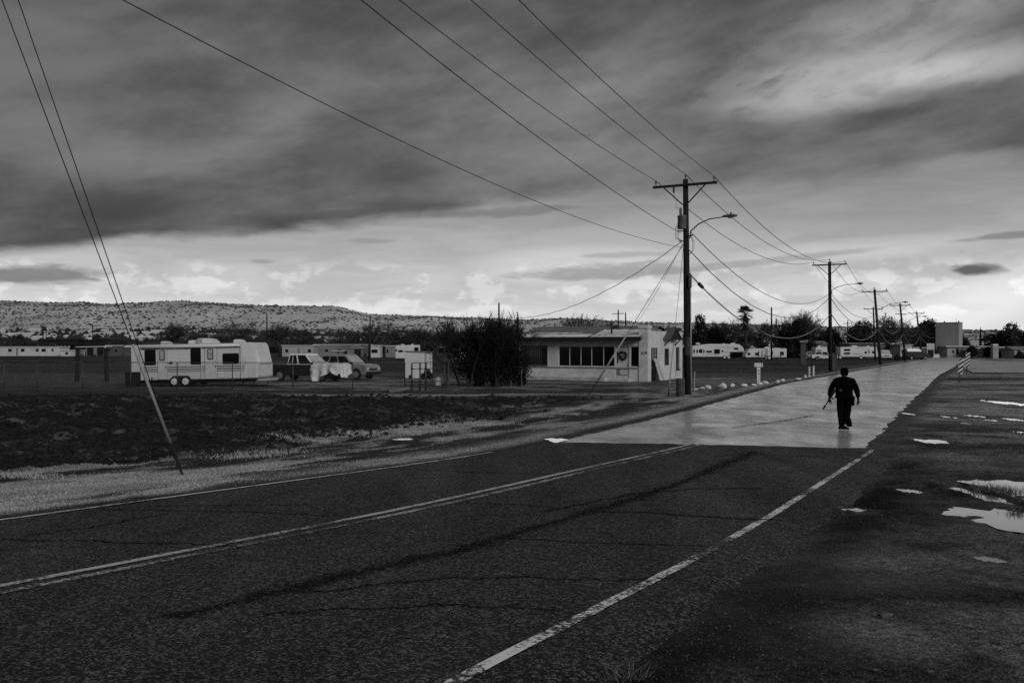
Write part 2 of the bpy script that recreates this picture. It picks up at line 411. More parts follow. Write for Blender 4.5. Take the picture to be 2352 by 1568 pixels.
under = MB(); under.add([(-9000, -3000, -.9), (9000, -3000, -.9), (9000, 9000, -.9), (-9000, 9000, -.9)], [(0, 1, 2, 3)])
struct(under.build('terrain', mat('far_soil', .06, .95, .1, .2, .02)))
# the shoulder the camera stands on, behind the frame
bk = MB(); bk.add([(-60, -60, .55), (60, -60, .55), (60, 3.35, .47), (-60, 3.35, .47)], [(0, 1, 2, 3)])
struct(bk.build('shoulder', mat('shoulder_soil', .055, .9, .1, .4, 1.5)))

def asphalt(name, c, rough, spec, agg, bump, contrast=2.6, wetvar=.12, st=(3.0, .5, 1), bs_=.35, bv=.22):
    m = bpy.data.materials.new(name); m.use_nodes = True; nt = m.node_tree; N = nt.nodes; L = nt.links; b = N['Principled BSDF']
    tc = N.new('ShaderNodeTexCoord')
    def noise(s, d=4, r=.6, st=(1, 1, 1)):
        mp = N.new('ShaderNodeMapping'); mp.inputs['Scale'].default_value = st; mp.inputs['Rotation'].default_value = (0, 0, RANG)
        L.new(tc.outputs['Object'], mp.inputs[0])
        n = N.new('ShaderNodeTexNoise'); n.inputs['Scale'].default_value = s; n.inputs['Detail'].default_value = d; n.inputs['Roughness'].default_value = r
        L.new(mp.outputs[0], n.inputs['Vector']); return n.outputs['Fac']
    def mr(x, a, bb, cc, d):
        n = N.new('ShaderNodeMapRange'); L.new(x, n.inputs[0])
        for i, v in enumerate((a, bb, cc, d)): n.inputs[i+1].default_value = v
        return n.outputs[0]
    def ma(op, x, y):
        n = N.new('ShaderNodeMath'); n.operation = op
        for i, v in enumerate((x, y)):
            if isinstance(v, (int, float)): n.inputs[i].default_value = v
            else: L.new(v, n.inputs[i])
        return n.outputs[0]
    vor = N.new('ShaderNodeTexVoronoi'); vor.inputs['Scale'].default_value = agg; L.new(tc.outputs['Object'], vor.inputs['Vector'])
    sc = N.new('ShaderNodeSeparateColor'); L.new(vor.outputs['Color'], sc.inputs[0])
    stone = mr(sc.outputs[0], .55, 1.0, .35 if contrast > 3 else .8, contrast)
    big = noise(bs_, 5, .6, st); mid = noise(2.4, 5, .65)
    cc = ma('MULTIPLY', ma('MULTIPLY', mr(big, .3, .7, (1-bv)*c, (1+bv)*c), stone), mr(mid, .3, .7, .75, 1.25))
    cb = N.new('ShaderNodeCombineColor')
    for i in range(3): L.new(cc, cb.inputs[i])
    L.new(cb.outputs[0], b.inputs['Base Color'])
    L.new(mr(big, .3, .7, rough+wetvar, rough-wetvar), b.inputs['Roughness'])
    b.inputs['Specular IOR Level'].default_value = spec
    h = ma('ADD', ma('MULTIPLY', vor.outputs['Distance'], -1.0), ma('MULTIPLY', noise(agg*.5, 3, .6), 1.2))
    bp = N.new('ShaderNodeBump'); bp.inputs['Distance'].default_value = bump; L.new(h, bp.inputs['Height']); L.new(bp.outputs[0], b.inputs['Normal'])
    return m
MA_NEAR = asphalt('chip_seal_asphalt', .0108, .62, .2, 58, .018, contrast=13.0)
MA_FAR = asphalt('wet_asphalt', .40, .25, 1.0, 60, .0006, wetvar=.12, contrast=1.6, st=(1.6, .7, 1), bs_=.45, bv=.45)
def paint_mat(name, c, wear):
    m = bpy.data.materials.new(name); m.use_nodes = True; nt = m.node_tree; N = nt.nodes; L = nt.links; b = N['Principled BSDF']
    tc = N.new('ShaderNodeTexCoord')
    n = N.new('ShaderNodeTexNoise'); n.inputs['Scale'].default_value = 26; n.inputs['Detail'].default_value = 5; n.inputs['Roughness'].default_value = .7
    n2 = N.new('ShaderNodeTexNoise'); n2.inputs['Scale'].default_value = .9; n2.inputs['Detail'].default_value = 5; n2.inputs['Roughness'].default_value = .7
    for k in (n, n2): L.new(tc.outputs['Object'], k.inputs['Vector'])
    a = N.new('ShaderNodeMath'); a.operation = 'MULTIPLY_ADD'; L.new(n2.outputs['Fac'], a.inputs[0]); a.inputs[1].default_value = .9; L.new(n.outputs['Fac'], a.inputs[2])
    r = N.new('ShaderNodeMapRange'); r.inputs[1].default_value = wear; r.inputs[2].default_value = wear+.12; r.inputs[3].default_value = .03; r.inputs[4].default_value = c
    L.new(a.outputs[0], r.inputs[0]); cb = N.new('ShaderNodeCombineColor')
    for i in range(3): L.new(r.outputs[0], cb.inputs[i])
    L.new(cb.outputs[0], b.inputs['Base Color']); b.inputs['Roughness'].default_value = .6; b.inputs['Specular IOR Level'].default_value = .3
    bp = N.new('ShaderNodeBump'); bp.inputs['Distance'].default_value = .006; L.new(n.outputs['Fac'], bp.inputs['Height']); L.new(bp.outputs[0], b.inputs['Normal'])
    return m

def road_strip(name, fa, fb, d0, d1, n, mcol, skew, zoff, m, ragged=0.0, crown=0.05):
    s = np.linspace(0, 1, n); Dc = d0+(d1-d0)*s if d1 < 60 else d0*(d1/d0)**s
    t = np.unique(np.concatenate([np.linspace(0, 1, mcol), [.015, .03, .05, .95, .97, .985]])); mcol = len(t)
    D = Dc[:, None]-skew*t[None, :]
    xa, xb = fa(D), fb(D)
    X = xa+(xb-xa)*t[None, :]
    if ragged:
        r = (fbm(D*1.3, D*0+3, 5, 3)-.5)*ragged
        X[:, 0] += r[:, 0]; X[:, -1] += (fbm(D[:, -1]*1.1, D[:, -1]*0+9, 6, 3)-.5)*ragged*2
    z = zbase(D)+zoff+crown*(1-(2*t[None, :]-1)**2)
    ed = np.minimum(X-X[:, :1], X[:, -1:]-X)
    z = z-.085*sst(ed, .55, 0.0)
    if skew:
        D = D.copy(); D[-1] += (fbm(X[-1]*1.7, X[-1]*0, 44, 4)-.5)*.55
    v = np.stack([X, D, z], -1).reshape(-1, 3)
    i = np.arange(n-1)[:, None]*mcol+np.arange(mcol-1)[None, :]
    f = np.stack([i, i+1, i+1+mcol, i+mcol], -1).reshape(-1, 4)
    return np_mesh(name, v, f, m, smooth=True)
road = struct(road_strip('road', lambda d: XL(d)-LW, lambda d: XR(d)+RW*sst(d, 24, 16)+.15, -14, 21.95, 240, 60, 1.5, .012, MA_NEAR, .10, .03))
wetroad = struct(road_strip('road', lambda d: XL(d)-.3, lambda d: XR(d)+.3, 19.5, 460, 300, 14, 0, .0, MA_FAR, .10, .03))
lane = MB()
# the paved apron that leaves to the right past the striped markers
ap = [G(2195, 838), G(2235, 857), G(2420, 858), G(2560, 858), G(2560, 833), G(2420, 832), G(2260, 829), G(2225, 824)]
lane.add([(p.x, p.y, .075) for p in ap], [tuple(range(len(ap)))])
struct(lane.build('side_lane', asphalt('dry_lane', .30, .45, .6, 30, .002, contrast=1.6)))

def mark(name, fx, d0, d1, w, off, m, parent, n=160, zo=.004):
    D = np.linspace(d0, d1, n); x = fx(D)+off; w2 = w/2/.86
    t_l, t_r = XL(D)-LW, XR(D)+RW*sst(D, 24, 16)+.15
    cr = lambda X: .03*(1-(2*(X-t_l)/(t_r-t_l)-1)**2)
    z = zbase(D)+.012+zo
    j1 = (fbm(D*5, D*0, 15, 2)-.5)*.02
    v = np.concatenate([np.stack([x-w2+j1, D, z+cr(x-w2)], -1), np.stack([x+w2+j1, D, z+cr(x+w2)], -1)])
    i = np.arange(n-1); f = np.stack([i, i+n, i+n+1, i+1], -1)
    return np_mesh(name, v, f, m, parent)
MP1 = paint_mat('worn_white_paint', .85, .89); MP2 = paint_mat('worn_yellow_paint', .55, .86); MP3 = paint_mat('worn_thin_paint', .5, .95)
mark('edge_line', XR, 1, 20.2, .095, .03, MP1, road)
mark('edge_line', XL, 6, 19.5, .08, 0, paint_mat('chipped_white_paint', .75, .82), road)
mark('centre_line', XC, 4, 21.6, .10, 0, MP2, road)
mark('centre_line', XC, 4, 21.3, .10, .27, MP3, road)
def tar_mat():
    m = bpy.data.materials.new('tar_seal'); m.use_nodes = True; nt = m.node_tree; N = nt.nodes; L = nt.links; b = N['Principled BSDF']
    b.inputs['Base Color'].default_value = (.005, .005, .005, 1); b.inputs['Roughness'].default_value = .85; b.inputs['Specular IOR Level'].default_value = .08
    tc = N.new('ShaderNodeTexCoord'); n = N.new('ShaderNodeTexNoise'); n.inputs['Scale'].default_value = 22; n.inputs['Detail'].default_value = 4; n.inputs['Roughness'].default_value = .7; L.new(tc.outputs['Object'], n.inputs['Vector'])
    at = N.new('ShaderNodeAttribute'); at.attribute_name = 'core'
    ad = N.new('ShaderNodeMath'); ad.operation = 'MULTIPLY_ADD'; L.new(n.outputs['Fac'], ad.inputs[0]); ad.inputs[1].default_value = 1.6; L.new(at.outputs['Fac'], ad.inputs[2])
    r = N.new('ShaderNodeMapRange'); r.inputs[1].default_value = .95; r.inputs[2].default_value = 1.35; L.new(ad.outputs[0], r.inputs[0])
    tr = N.new('ShaderNodeBsdfTransparent'); mx = N.new('ShaderNodeMixShader'); L.new(r.outputs[0], mx.inputs[0]); L.new(tr.outputs[0], mx.inputs[1]); L.new(b.outputs[0], mx.inputs[2]); L.new(mx.outputs[0], N['Material Output'].inputs['Surface']); return m
MT = tar_mat()
def crack(pts, w, parent, n=90, zo=.004, seed=0, soft=0):
    g = [G(*p) for p in pts]; s = np.linspace(0, len(g)-1, n)
    x = np.interp(s, range(len(g)), [q.x for q in g]); d = np.interp(s, range(len(g)), [q.y for q in g])
    wob = (fbm(s*5+seed, s*0, seed, 4)-.5)*.8+(fbm(s*37+seed, s*0, seed+50, 2)-.5)*.4
    tx, td = np.gradient(x), np.gradient(d); ln = np.hypot(tx, td); nx, nd = -td/ln, tx/ln
    x = x+nx*wob*.16; d = d+nd*wob*.16
    ww = w*(.4+1.2*fbm(s*3, s*0+seed, 5+seed, 3)); ww[0] = ww[-1] = .002
    def Z(x, d):
        tl, tr = XL(d)-LW, XR(d)+RW*sst(d, 24, 16)+.15
        return zbase(d)+.012+zo+.03*(1-(2*np.clip((x-tl)/(tr-tl), 0, 1)-1)**2)
    ww = ww*1.7; rows3 = [np.stack([x+nx*ww*k, d+nd*ww*k, Z(x+nx*ww*k, d+nd*ww*k)], -1) for k in (-.5, 0, .5)]
    v = np.concatenate(rows3); i = np.arange(n-1); f = np.concatenate([np.stack([i, i+n, i+n+1, i+1], -1), np.stack([i+n, i+2*n, i+2*n+1, i+n+1], -1)])
    o = np_mesh('tar_crack', v, f, MT, parent); at = o.data.attributes.new('core', 'FLOAT', 'POINT'); at.data.foreach_set('value', np.concatenate([np.zeros(n), np.full(n, .42 if soft else .75), np.zeros(n)]).astype(np.float32))
crack([(380, 1432), (740, 1345), (1100, 1262), (1370, 1178), (1560, 1115), (1735, 1040)], .30, road, 160, seed=1, soft=1)
crack([(1340, 1182), (1500, 1184), (1700, 1196), (1800, 1198)], .05, road, seed=2)
crack([(1140, 1242), (1300, 1252), (1500, 1256), (1650, 1262)], .035, road, seed=3)
crack([(1250, 1182), (1450, 1140), (1600, 1128), (1750, 1125)], .05, road, seed=4)
crack([(1640, 1052), (1720, 1047), (1900, 1052)], .05, road, seed=5)
crack([(220, 1172), (420, 1178), (600, 1184), (760, 1192)], .035, road, seed=6)
crack([(0, 1246), (160, 1250), (420, 1258), (560, 1266)], .03, road, seed=7)
crack([(340, 1166), (560, 1166), (720, 1166)], .035, road, seed=8)
crack([(60, 1236), (220, 1216), (380, 1186)], .03, road, seed=9)
crack([(900, 1078), (1100, 1090), (1300, 1096)], .04, road, seed=10)
crack([(1000, 1160), (1180, 1166), (1330, 1176)], .03, road, seed=12)
crack([(1560, 1330), (1400, 1340), (1200, 1334), (1020, 1338), (700, 1372)], .03, road, seed=13)
crack([(600, 1420), (1000, 1400), (1300, 1408)], .028, road, seed=14)
crack([(1600, 985), (1680, 985), (1780, 972), (1870, 955)], .06, wetroad, zo=.006, seed=15)
crack([(1400, 982), (1600, 972), (1850, 974), (2040, 975)], .05, wetroad, zo=.006, seed=16)
crack([(1450, 966), (1650, 958), (1900, 962)], .04, wetroad, zo=.006, seed=17)

# water
mw = bpy.data.materials.new('puddle_water'); mw.use_nodes = True
bs = mw.node_tree.nodes['Principled BSDF']; bs.inputs['Base Color'].default_value = (.85, .85, .85, 1); bs.inputs['Roughness'].default_value = .03
bs.inputs['Metallic'].default_value = .85
def water(cx, cy, rx, ry, z, seed):
    n = 40; v = [(cx, cy, z)]
    for k in range(n):
        t = 2*math.pi*k/n; r = 1+.25*math.sin(3*t+seed)+.12*math.sin(7*t+seed*2)
        v.append((cx+rx*r*math.cos(t), cy+ry*r*math.sin(t), z))
    q = MB(); q.add(v, [(0, 1+k, 1+(k+1) % n) for k in range(n)])
    o = q.build('puddle', mw); struct(o); o['label'] = 'shallow rain puddle mirroring the pale sky beside the road'
for i, (cx, cy, rx, ry) in enumerate(PW): water(cx, cy, rx*1.25, ry*1.25, float(zbase(cy))-.012, i*1.7)
for i, (x0, y0, x1, y1) in enumerate([(1255, 1009, 1300, 1018)]):
    a = G((x0+x1)/2, (y0+y1)/2); rx = (G(x1, (y0+y1)/2).x-G(x0, (y0+y1)/2).x)/2; ry = (G(x0, y0).y-G(x0, y1).y)/2
    water(a.x, a.y, rx, ry, .036, i*2.1+.5)

# ------------------------------------------------------------------ hills
CREST = [(-900, 712), (-300, 700), (0, 692), (120, 694), (200, 694), (235, 699), (420, 692), (500, 697), (600, 701), (700, 703), (765, 703), (800, 711), (850, 723), (930, 726), (1000, 727),
         (1100, 730), (1200, 735), (1300, 730), (1400, 737), (1500, 741), (1600, 743), (1800, 747), (2000, 752), (2200, 757), (2352, 762), (3200, 768)]
cpx = np.array([c[0] for c in CREST]); cpy = np.array([c[1] for c in CREST])
def hill_z(px, D):
    up = HOR-np.interp(px, cpx, cpy)
    fr = np.interp(D, [380, 700, 930, 1130, 1230, 1300, 1900], [-.02, .22, .40, .90, .985, 1.0, .80])
    X = (px-1176)/F*D
    gul = (fbm(X/90, D/160, 91, 4)-.5)*sst(D, 850, 1000)*sst(D, 1290, 1180)
    z = CAMZ+up*fr*D/F+gul*14*(up/100)+(fbm(X/30, D/30, 93, 3)-.5)*2.0*sst(D, 420, 700)
    return z
def make_hills():
    D = np.concatenate([np.linspace(380, 1300, 110), np.linspace(1330, 1900, 8)]); px = np.linspace(-900, 3200, 420)
    DD = np.repeat(D[:, None], len(px), 1); PX = np.repeat(px[None, :], len(D), 0)
    z = hill_z(PX, DD); X = (PX-1176)/F*DD
    n, m_ = X.shape; v = np.stack([X, DD, z], -1).reshape(-1, 3)
    i = np.arange(n-1)[:, None]*m_+np.arange(m_-1)[None, :]
    f = np.stack([i, i+1, i+1+m_, i+m_], -1).reshape(-1, 4)
    struct(np_mesh('hills', v, f, mat('mesa_soil', .50, .95, .1, .35, .012, stretch=(1, .5, 1)), smooth=True))
make_hills()
def blob_stuff(name, pts, sizes, m, label, cat, flat=.7):
    """thousands of low ragged shrubs joined in one mesh"""
    base = np.array([(1, 0, 0), (.5, .87, .0), (-.5, .87, 0), (-1, 0, 0), (-.5, -.87, 0), (.5, -.87, 0), (.55, .2, .8), (-.2, .5, .9), (-.4, -.45, .75), (.1, 0, 1.15)])
    fc = np.array([(0, 1, 6), (1, 2, 7), (1, 7, 6), (2, 3, 7), (3, 8, 7), (3, 4, 8), (4, 5, 8), (5, 6, 8), (5, 0, 6), (6, 7, 9), (7, 8, 9), (8, 6, 9)])
    n = len(pts); k = len(base)
    jit = nr.uniform(.65, 1.35, (n, k, 3)); ang = nr.uniform(0, 6.28, n); c, s = np.cos(ang), np.sin(ang)
    b = base[None]*jit; bx = b[..., 0]*c[:, None]-b[..., 1]*s[:, None]; by = b[..., 0]*s[:, None]+b[..., 1]*c[:, None]
    v = np.stack([bx, by, b[..., 2]*flat], -1)*sizes[:, None, None]+pts[:, None, :]
    f = fc[None]+(np.arange(n)*k)[:, None, None]
    o = np_mesh(name, v.reshape(-1, 3), f.reshape(-1, 3), m); tag(o, label, cat, kind='stuff'); return o
MSH = mat('desert_shrub', .075, .95, .05, .4, .3)
def hill_shrubs():
    n = 24000; px = nr.uniform(-600, 2600, n); D = nr.uniform(880, 1310, n)
    X = (px-1176)/F*D
    keep = fbm(X/40, D/40, 97, 3)+nr.uniform(-.22, .22, n) > .46
    px, D, X = px[keep], D[keep], X[keep]
    s = nr.uniform(.6, 1.9, len(X))*(1+.5*(nr.random(len(X)) > .9))
    blob_stuff('shrubs', np.stack([X, D, hill_z(px, D)-.2], -1), s, MSH, 'dark desert shrubs dotted over the pale mesa slopes', 'shrubs')
    n = 3200; px = nr.uniform(-400, 1750, n); D = nr.uniform(400, 900, n); X = (px-1176)/F*D
    keep = fbm(X/60, D/40, 99, 3)+nr.uniform(-.2, .2, n) > .44; px, D, X = px[keep], D[keep], X[keep]
    blob_stuff('brush', np.stack([X, D, hill_z(px, D)-.2], -1), nr.uniform(1.2, 3.4, len(X)), mat('valley_brush', .035, .95, .05, .4, .3), 'dark brush and small trees covering the flats below the mesa', 'brush', 1.0)
hill_shrubs()
# ------------------------------------------------------------------ utility poles and wires
M_POLE = mat('creosote_timber', .022, .9, .1, .5, 2, .01, 12, (8, 8, .6)); M_ARM = mat('weathered_arm', .03, .9, .1, .4, 3, .006, 20)
M_STEEL = mat('dull_galvanised', .12, .5, .4, .2, 4, metal=.3); M_DARK = mat('dark_metal', .018, .5, .4, .2, 4); M_PORC = mat('porcelain_brown', .03, .25, .5, .1, 5)
M_WIRE = mat('line_conductor', .012, .6, .3, .1, 2); M_CABLE = mat('cable_sheath', .03, .45, .4, .1, 2); M_TRAF = mat('transformer_paint', .11, .5, .4, .3, 6)
M_GUARD = mat('guy_guard_plastic', .30, .55, .4, .25, 3)
def lamp(t, zr, length, zh):
    pts = [(.1, 0, zr-.35), (.14, 0, zr), (length*.3, 0, zr+(zh-zr)*.55), (length*.6, 0, zr+(zh-zr)*.9), (length, 0, zh)]
    MB().tube(pts, [.035, .035, .033, .03, .03], 6).build('lamp_arm', M_STEEL, t, smooth=True)
    hd = MB(); L = .72
    rings = [(0, .04, .04), (.12, .09, .06), (.35, .16, .085), (.58, .15, .075), (.70, .06, .04), (.72, .01, .01)]
    vs = []; fs = []; n = 10
    for (x, w, h) in rings:
        for k in range(n):
            a = 2*math.pi*k/n; vs.append((length-.05+x, w*math.cos(a), zh+.03+h*math.sin(a)))
    for i in range(len(rings)-1):
        for k in range(n): fs.append((i*n+k, i*n+(k+1) % n, (i+1)*n+(k+1) % n, (i+1)*n+k))
    fs.append(tuple(range(n))); fs.append(tuple((len(rings)-1)*n+k for k in range(n)))
    hd.add(vs, fs); h = hd.build('lamp_head', M_STEEL, t, smooth=True)
    MB().lathe([(.04, 0), (.045, .08), (.02, .10)], 8, (length+.35, 0, zh+.10)).build('photocell', M_DARK, h)
    MB().lathe([(.10, -.05), (.12, 0)], 10, (length+.33, 0, zh-.04)).build('lens', mat('lamp_lens', .35, .2, .5), h)
class UP: pass
def utility_pole(label, base, H, lean=(0, 0), lampspec=None, transformer=False, arm=True, r0=.17, r1=.11, arm_h=1.6, drop=.3, second=False, braces=True):
    """local x points across the road to the right, local y along it"""
    t = thing('utility_pole', label, 'utility pole', (base[0], base[1], float(zbase(base[1]))), -RANG, 'utility poles along the road')
    top = Vector((lean[0], lean[1], H))
    MB().tube([(0, 0, -.4), (lean[0]*.4, lean[1]*.4, H*.4), tuple(top)], [r0, (r0+r1)/2, r1], 12).build('pole', M_POLE, t, smooth=True)
    u = UP(); u.t = t; u.base = Vector((base[0], base[1], float(zbase(base[1])))); u.H = H; u.lean = Vector((lean[0], lean[1], 0)); u.ah = arm_h-.15; u.az = H-drop
    def w(x, y, z):
        l = u.lean*(z/H); q = Vector((x, y, 0))+l
        return u.base+RN*q.x+RD*q.y+Vector((0, 0, z))
    u.w = w
    if arm:
        lx = lean[0]*(1-drop/H); az = H-drop
        MB().bar((lx-arm_h, -r1-.05, az), (lx+arm_h, -r1-.05, az), .10, .12).build('crossarm', M_ARM, t, bevel=.01, segs=1)
        if braces:
            for s in (-1, 1):
                MB().bar((lx+s*.1, -r1-.02, az-.95), (lx+s*1.05, -r1-.11, az-.05), .03, .06).build('arm_brace', M_ARM, t)
        ip = [(.02, 0), (.02, .12), (.05, .13), (.06, .17), (.035, .19), (.055, .22), (.03, .26)]
        for x in (-arm_h+.15, arm_h-.15):
            MB().lathe(ip, 8, (lx+x, -r1-.05, az+.06)).build('insulator', M_PORC, t, smooth=True)
        MB().lathe(ip, 8, (lean[0], 0, H)).build('insulator', M_PORC, t, smooth=True)
    if second:
        lx = lean[0]*.85; MB().bar((lx-.9, -r1-.05, H-1.75), (lx+.9, -r1-.05, H-1.75), .09, .1).build('crossarm', M_ARM, t)
    if transformer:
        tr = MB().lathe([(.20, 0), (.21, .03), (.21, .55), (.225, .57), (.225, .63), (.10, .68)], 16, (-.20, -.33, 8.05)).build('transformer', M_TRAF, t, smooth=True)
        MB().lathe([(.05, 0), (.08, .05), (.05, .10), (.085, .15), (.05, .2), (.08, .25), (.03, .36)], 10, (-.26, -.35, 8.72)).build('bushing', M_STEEL, tr, smooth=True)
        MB().box(-.26, -.14, -.16, .0, 8.2, 8.5).build('bracket', M_DARK, tr)
        MB().lathe([(.035, 0), (.05, .05), (.05, .32), (.03, .36)], 8, (-.66, -.18, 9.85)).build('fuse_cutout', M_PORC, t)
        for k, (z0, x0) in enumerate(((7.95, -.30), (7.7, .22), (7.45, -.28))):
            MB().bar((0, -.14, z0), (x0*1.4, -.2, z0+.03), .05).build('cable_rack', M_DARK, t)
        MB().tube([(-.65, -.2, 9.85), (-.5, -.25, 9.4), (-.52, -.28, 9.1), (-.28, -.35, 9.05)], .009, 4).build('jumper_wire', M_WIRE, t)
        for dx in (-.42, -.5, -.36): MB().tube([(-.3, -.4, 8.5), (dx, -.42, 8.1), (dx-.02, -.36, 7.6), (-.26, -.22, 7.5)], .011, 4).build('jumper_wire', M_WIRE, t)
        for dx in (.3, .36): MB().tube([(.2, -.15, 7.7), (dx, -.2, 7.4), (dx-.02, -.2, 7.0), (.12, -.15, 6.8)], .012, 4).build('jumper_wire', M_WIRE, t)
        MB().tube([(.19, -.10, .0), (.17, -.10, 3.0), (.15, -.1, 5.9)], .035, 8).build('riser_conduit', M_GUARD, t, smooth=True)
        MB().box(.1, .22, -.22, -.1, 5.2, 5.85).build('riser_cap', M_STEEL, t)
        MB().lathe([(.185, 0), (.20, .02), (.20, .85), (.185, .88)], 14, (0, 0, 1.9)).build('pole_collar', mat('pole_band', .05, .7, .3, .5, 5), t)
    if lampspec: lamp(t, *lampspec)
    return u
p0 = utility_pole('tall timber pole holding the overhead lines above the near road', (-7.3, 10.8), 12.2, r0=.19, arm_h=1.6)
p1 = utility_pole('tall dark timber pole with grey transformer, curved street lamp and crossarm beside the stucco house', (8.6, 44.7), 10.5, (-.12, 0), (1.85, 8.55, 1, 8.55)[0:0] or (7.95, 1.75, 8.55), True, r0=.20, r1=.13)
p2 = utility_pole('lamp pole standing between the mailbox and the parked trailers', (30.6, 87.8), 10.5, (-.1, 0), (6.9+.9, 2.3, 8.3), r0=.2, r1=.14)
p3 = utility_pole('leaning lamp pole with wide crossarm beyond the gravel drive', (47.5, 117.8), 9.75, (-.75, 0), (6.4+.9, 2.6, 8.0), r0=.19, r1=.14, braces=False)
p4 = utility_pole('leaning lamp pole with two crossarms and hanging jumpers', (65.0, 151), 9.5, (-.85, 0), (6.2, 2.6, 7.3), r0=.19, r1=.14, second=True)
p5 = utility_pole('leaning lamp pole before the dense dark evergreens', (86.5, 193), 9.75, (-1.0, 0), (6.3, 2.4, 7.4), r0=.2, r1=.15)
p6 = utility_pole('bare tilted pole against the tall windowless tower', (103, 219.5), 8.5, (.75, 0), None, arm_h=.6, drop=1.3, braces=False, r0=.22, r1=.16)
p7 = utility_pole('pole with crossarm and double brace standing behind the leaning lamp pole', (62.8, 158), 9.2, (-.35, 0), None, r0=.17, r1=.12)

def cat_pts(p, q, sag, n=28):
    return [p.lerp(q, i/n)-Vector((0, 0, 4*sag*(i/n)*(1-i/n))) for i in range(n+1)]
def wire(label, p, q, sag, r=.014, m=None, name='power_line', group=None, cat='wire', n=28, wob=0):
    pts = cat_pts(Vector(p), Vector(q), sag, n)
    if wob: pts = [v+Vector((0, 0, wob*math.sin(i*2.1))) for i, v in enumerate(pts)]
    o = MB().tube(pts, r, 5).build(name, m or M_WIRE, None, smooth=True)
    return tag(o, label, cat, group)
spans = [(p0, p1, .55, 'passing over the road towards the transformer pole'), (p1, p2, 1.55, 'from transformer pole to the lamp pole by the drive'),
         (p2, p3, 1.7, 'from drive lamp pole to the first leaning pole'), (p3, p4, 1.2, 'between first leaning pole and double crossarm pole'), (p4, p5, 1.2, 'between double crossarm pole and evergreen pole')]
for (a, b, sag, what) in spans:
    for nm, fx in (('field side', -1), ('pole top', 0), ('road side', 1)):
        za = a.az+.32 if fx else a.H+.26; zb = b.az+.32 if fx else b.H+.26
        ya = -.18 if fx else 0
        r = .013 if a is p0 else .018
        wire('%s high power line %s' % (nm, what), a.w(fx*a.ah, ya, za), b.w(fx*b.ah, ya, zb), sag*(1.0 if fx else .95), r, group='high power lines')
wire('lower neutral line passing over the road to the transformer pole', p0.w(0, 0, 10.65), p1.w(-.2, -.2, 7.85), .5, .013)
wire('slack communication cable looping over the road to the transformer pole', p0.w(0, 0, 7.55), p1.w(-.1, -.2, 7.15), .70, .010, M_CABLE)
wire('neutral line sagging from the transformer pole to the drive lamp pole', p1.w(.3, -.1, 7.85), p2.w(-.1, 0, 7.4), 2.0, .02)
wire('twisted service cable sagging from the transformer pole to drive pole', p1.w(.2, -.1, 7.0), p2.w(0, 0, 7.15), 2.6, .024, M_CABLE, wob=.015)
low_cable = wire('thick low slung cable from riser conduit to the drive lamp pole', p1.w(.2, -.1, 5.85), p2.w(.1, -.1, 5.55), 2.75, .034, mat('pale_cable', .16, .35, .5, .1, 3), cat='cable', name='cable')
sp = p1.w(.2, -.1, 5.85).lerp(p2.w(.1, -.1, 5.55), .30); 
cp = cat_pts(p1.w(.2, -.1, 5.85), p2.w(.1, -.1, 5.55), 2.75, 100)
for i0, i1 in ((3, 5), (32, 36)):
    MB().tube([cp[i0], cp[i0].lerp(cp[i1], .15), cp[i0].lerp(cp[i1], .85), cp[i1]], [.04, .09, .09, .04], 8).build('splice_sleeve', M_DARK, low_cable)
for (a, b, what) in ((p2, p3, 'drive lamp pole and the first leaning pole'), (p3, p4, 'first leaning pole and double crossarm pole'), (p4, p5, 'double crossarm pole and evergreen pole'), (p5, p6, 'evergreen pole and the tower pole')):
    z1, z2 = (5.5, 4.6) if a is p2 else (4.6, 4.6)
    for nm, dz, sg, r in (('pale heavy cable slung low', 0, 1.9, .045), ('second lighter cable slung', 1.5, 1.7, .03), ('upper sagging cable strung', 2.0, 1.3, .022)):
        wire('%s between %s' % (nm, what), a.w(.1, -.1, z1+dz), b.w(.05, -.1, z2+dz), sg, r, MATS['pale_cable'] if r > .025 else M_CABLE, 'cable', 'cables slung between far lamp poles', 'cable')
# guy wires
def guy(label, base, tops, guard_from, guard_len, r=.012, gr=.04, rod=True):
    t = thing('guy_wire', label, 'guy wire', tuple(base)); b = Vector(base)
    for k, q in enumerate(tops):
        q = Vector(q)-b
        MB().tube([q*.0, q*.5, q], r, 5).build('strand', M_WIRE, t, smooth=True)
    d = (Vector(tops[0])-b).normalized()
    MB().tube([d*guard_from, d*(guard_from+guard_len*.5), d*(guard_from+guard_len)], [gr, gr*.95, gr*.8], 8).build('guard', M_GUARD, t, smooth=True)
    MB().tube([d*-.15, d*(guard_from+.15)], .022, 6).build('anchor_rod', M_DARK, t)
    for k in (.25, .5, .75): MB().tube([d*guard_from*k, d*(guard_from*k+.06)], .04, 6).build('clamp', M_DARK, t)
    return t
gb = G(418, 1087)
guy('taut double guy wire with long pale guard at the edge of the ploughed field', gb, [p0.w(0, 0, 9.45), p0.w(-.1, 0, 10.55)], .62, 1.85, .0075, .027)
gb = G(1352, 908); guy('slanted guy wire with pale guard crossing before the stucco house', gb, [p1.w(-.1, -.1, 7.35)], .9, 2.6, .014, .045)
gb = G(1535, 907); guy('short upright guy with white marker beside the transformer pole', gb, [p1.w(-.1, -.1, 7.3)], .1, 1.5, .010, .035)
s_ = MB().lathe([(.20, 0), (.21, .4), (.20, .82), (.17, .88)], 12, tuple(G(1563, 909)-Vector((0, 0, .05)))).build('timber_stub', mat('stub_timber', .07, .9, .2, .4, 5, .01, 14)); tag(s_, 'short sawn timber stub standing against the transformer pole', 'post')
tag(MB().tube([G(1594, 905), G(1594, 905)+Vector((.02, 0, 1.1))], .035, 8).build('marker_post', M_GUARD), 'thin white marker post beside the transformer pole', 'post')
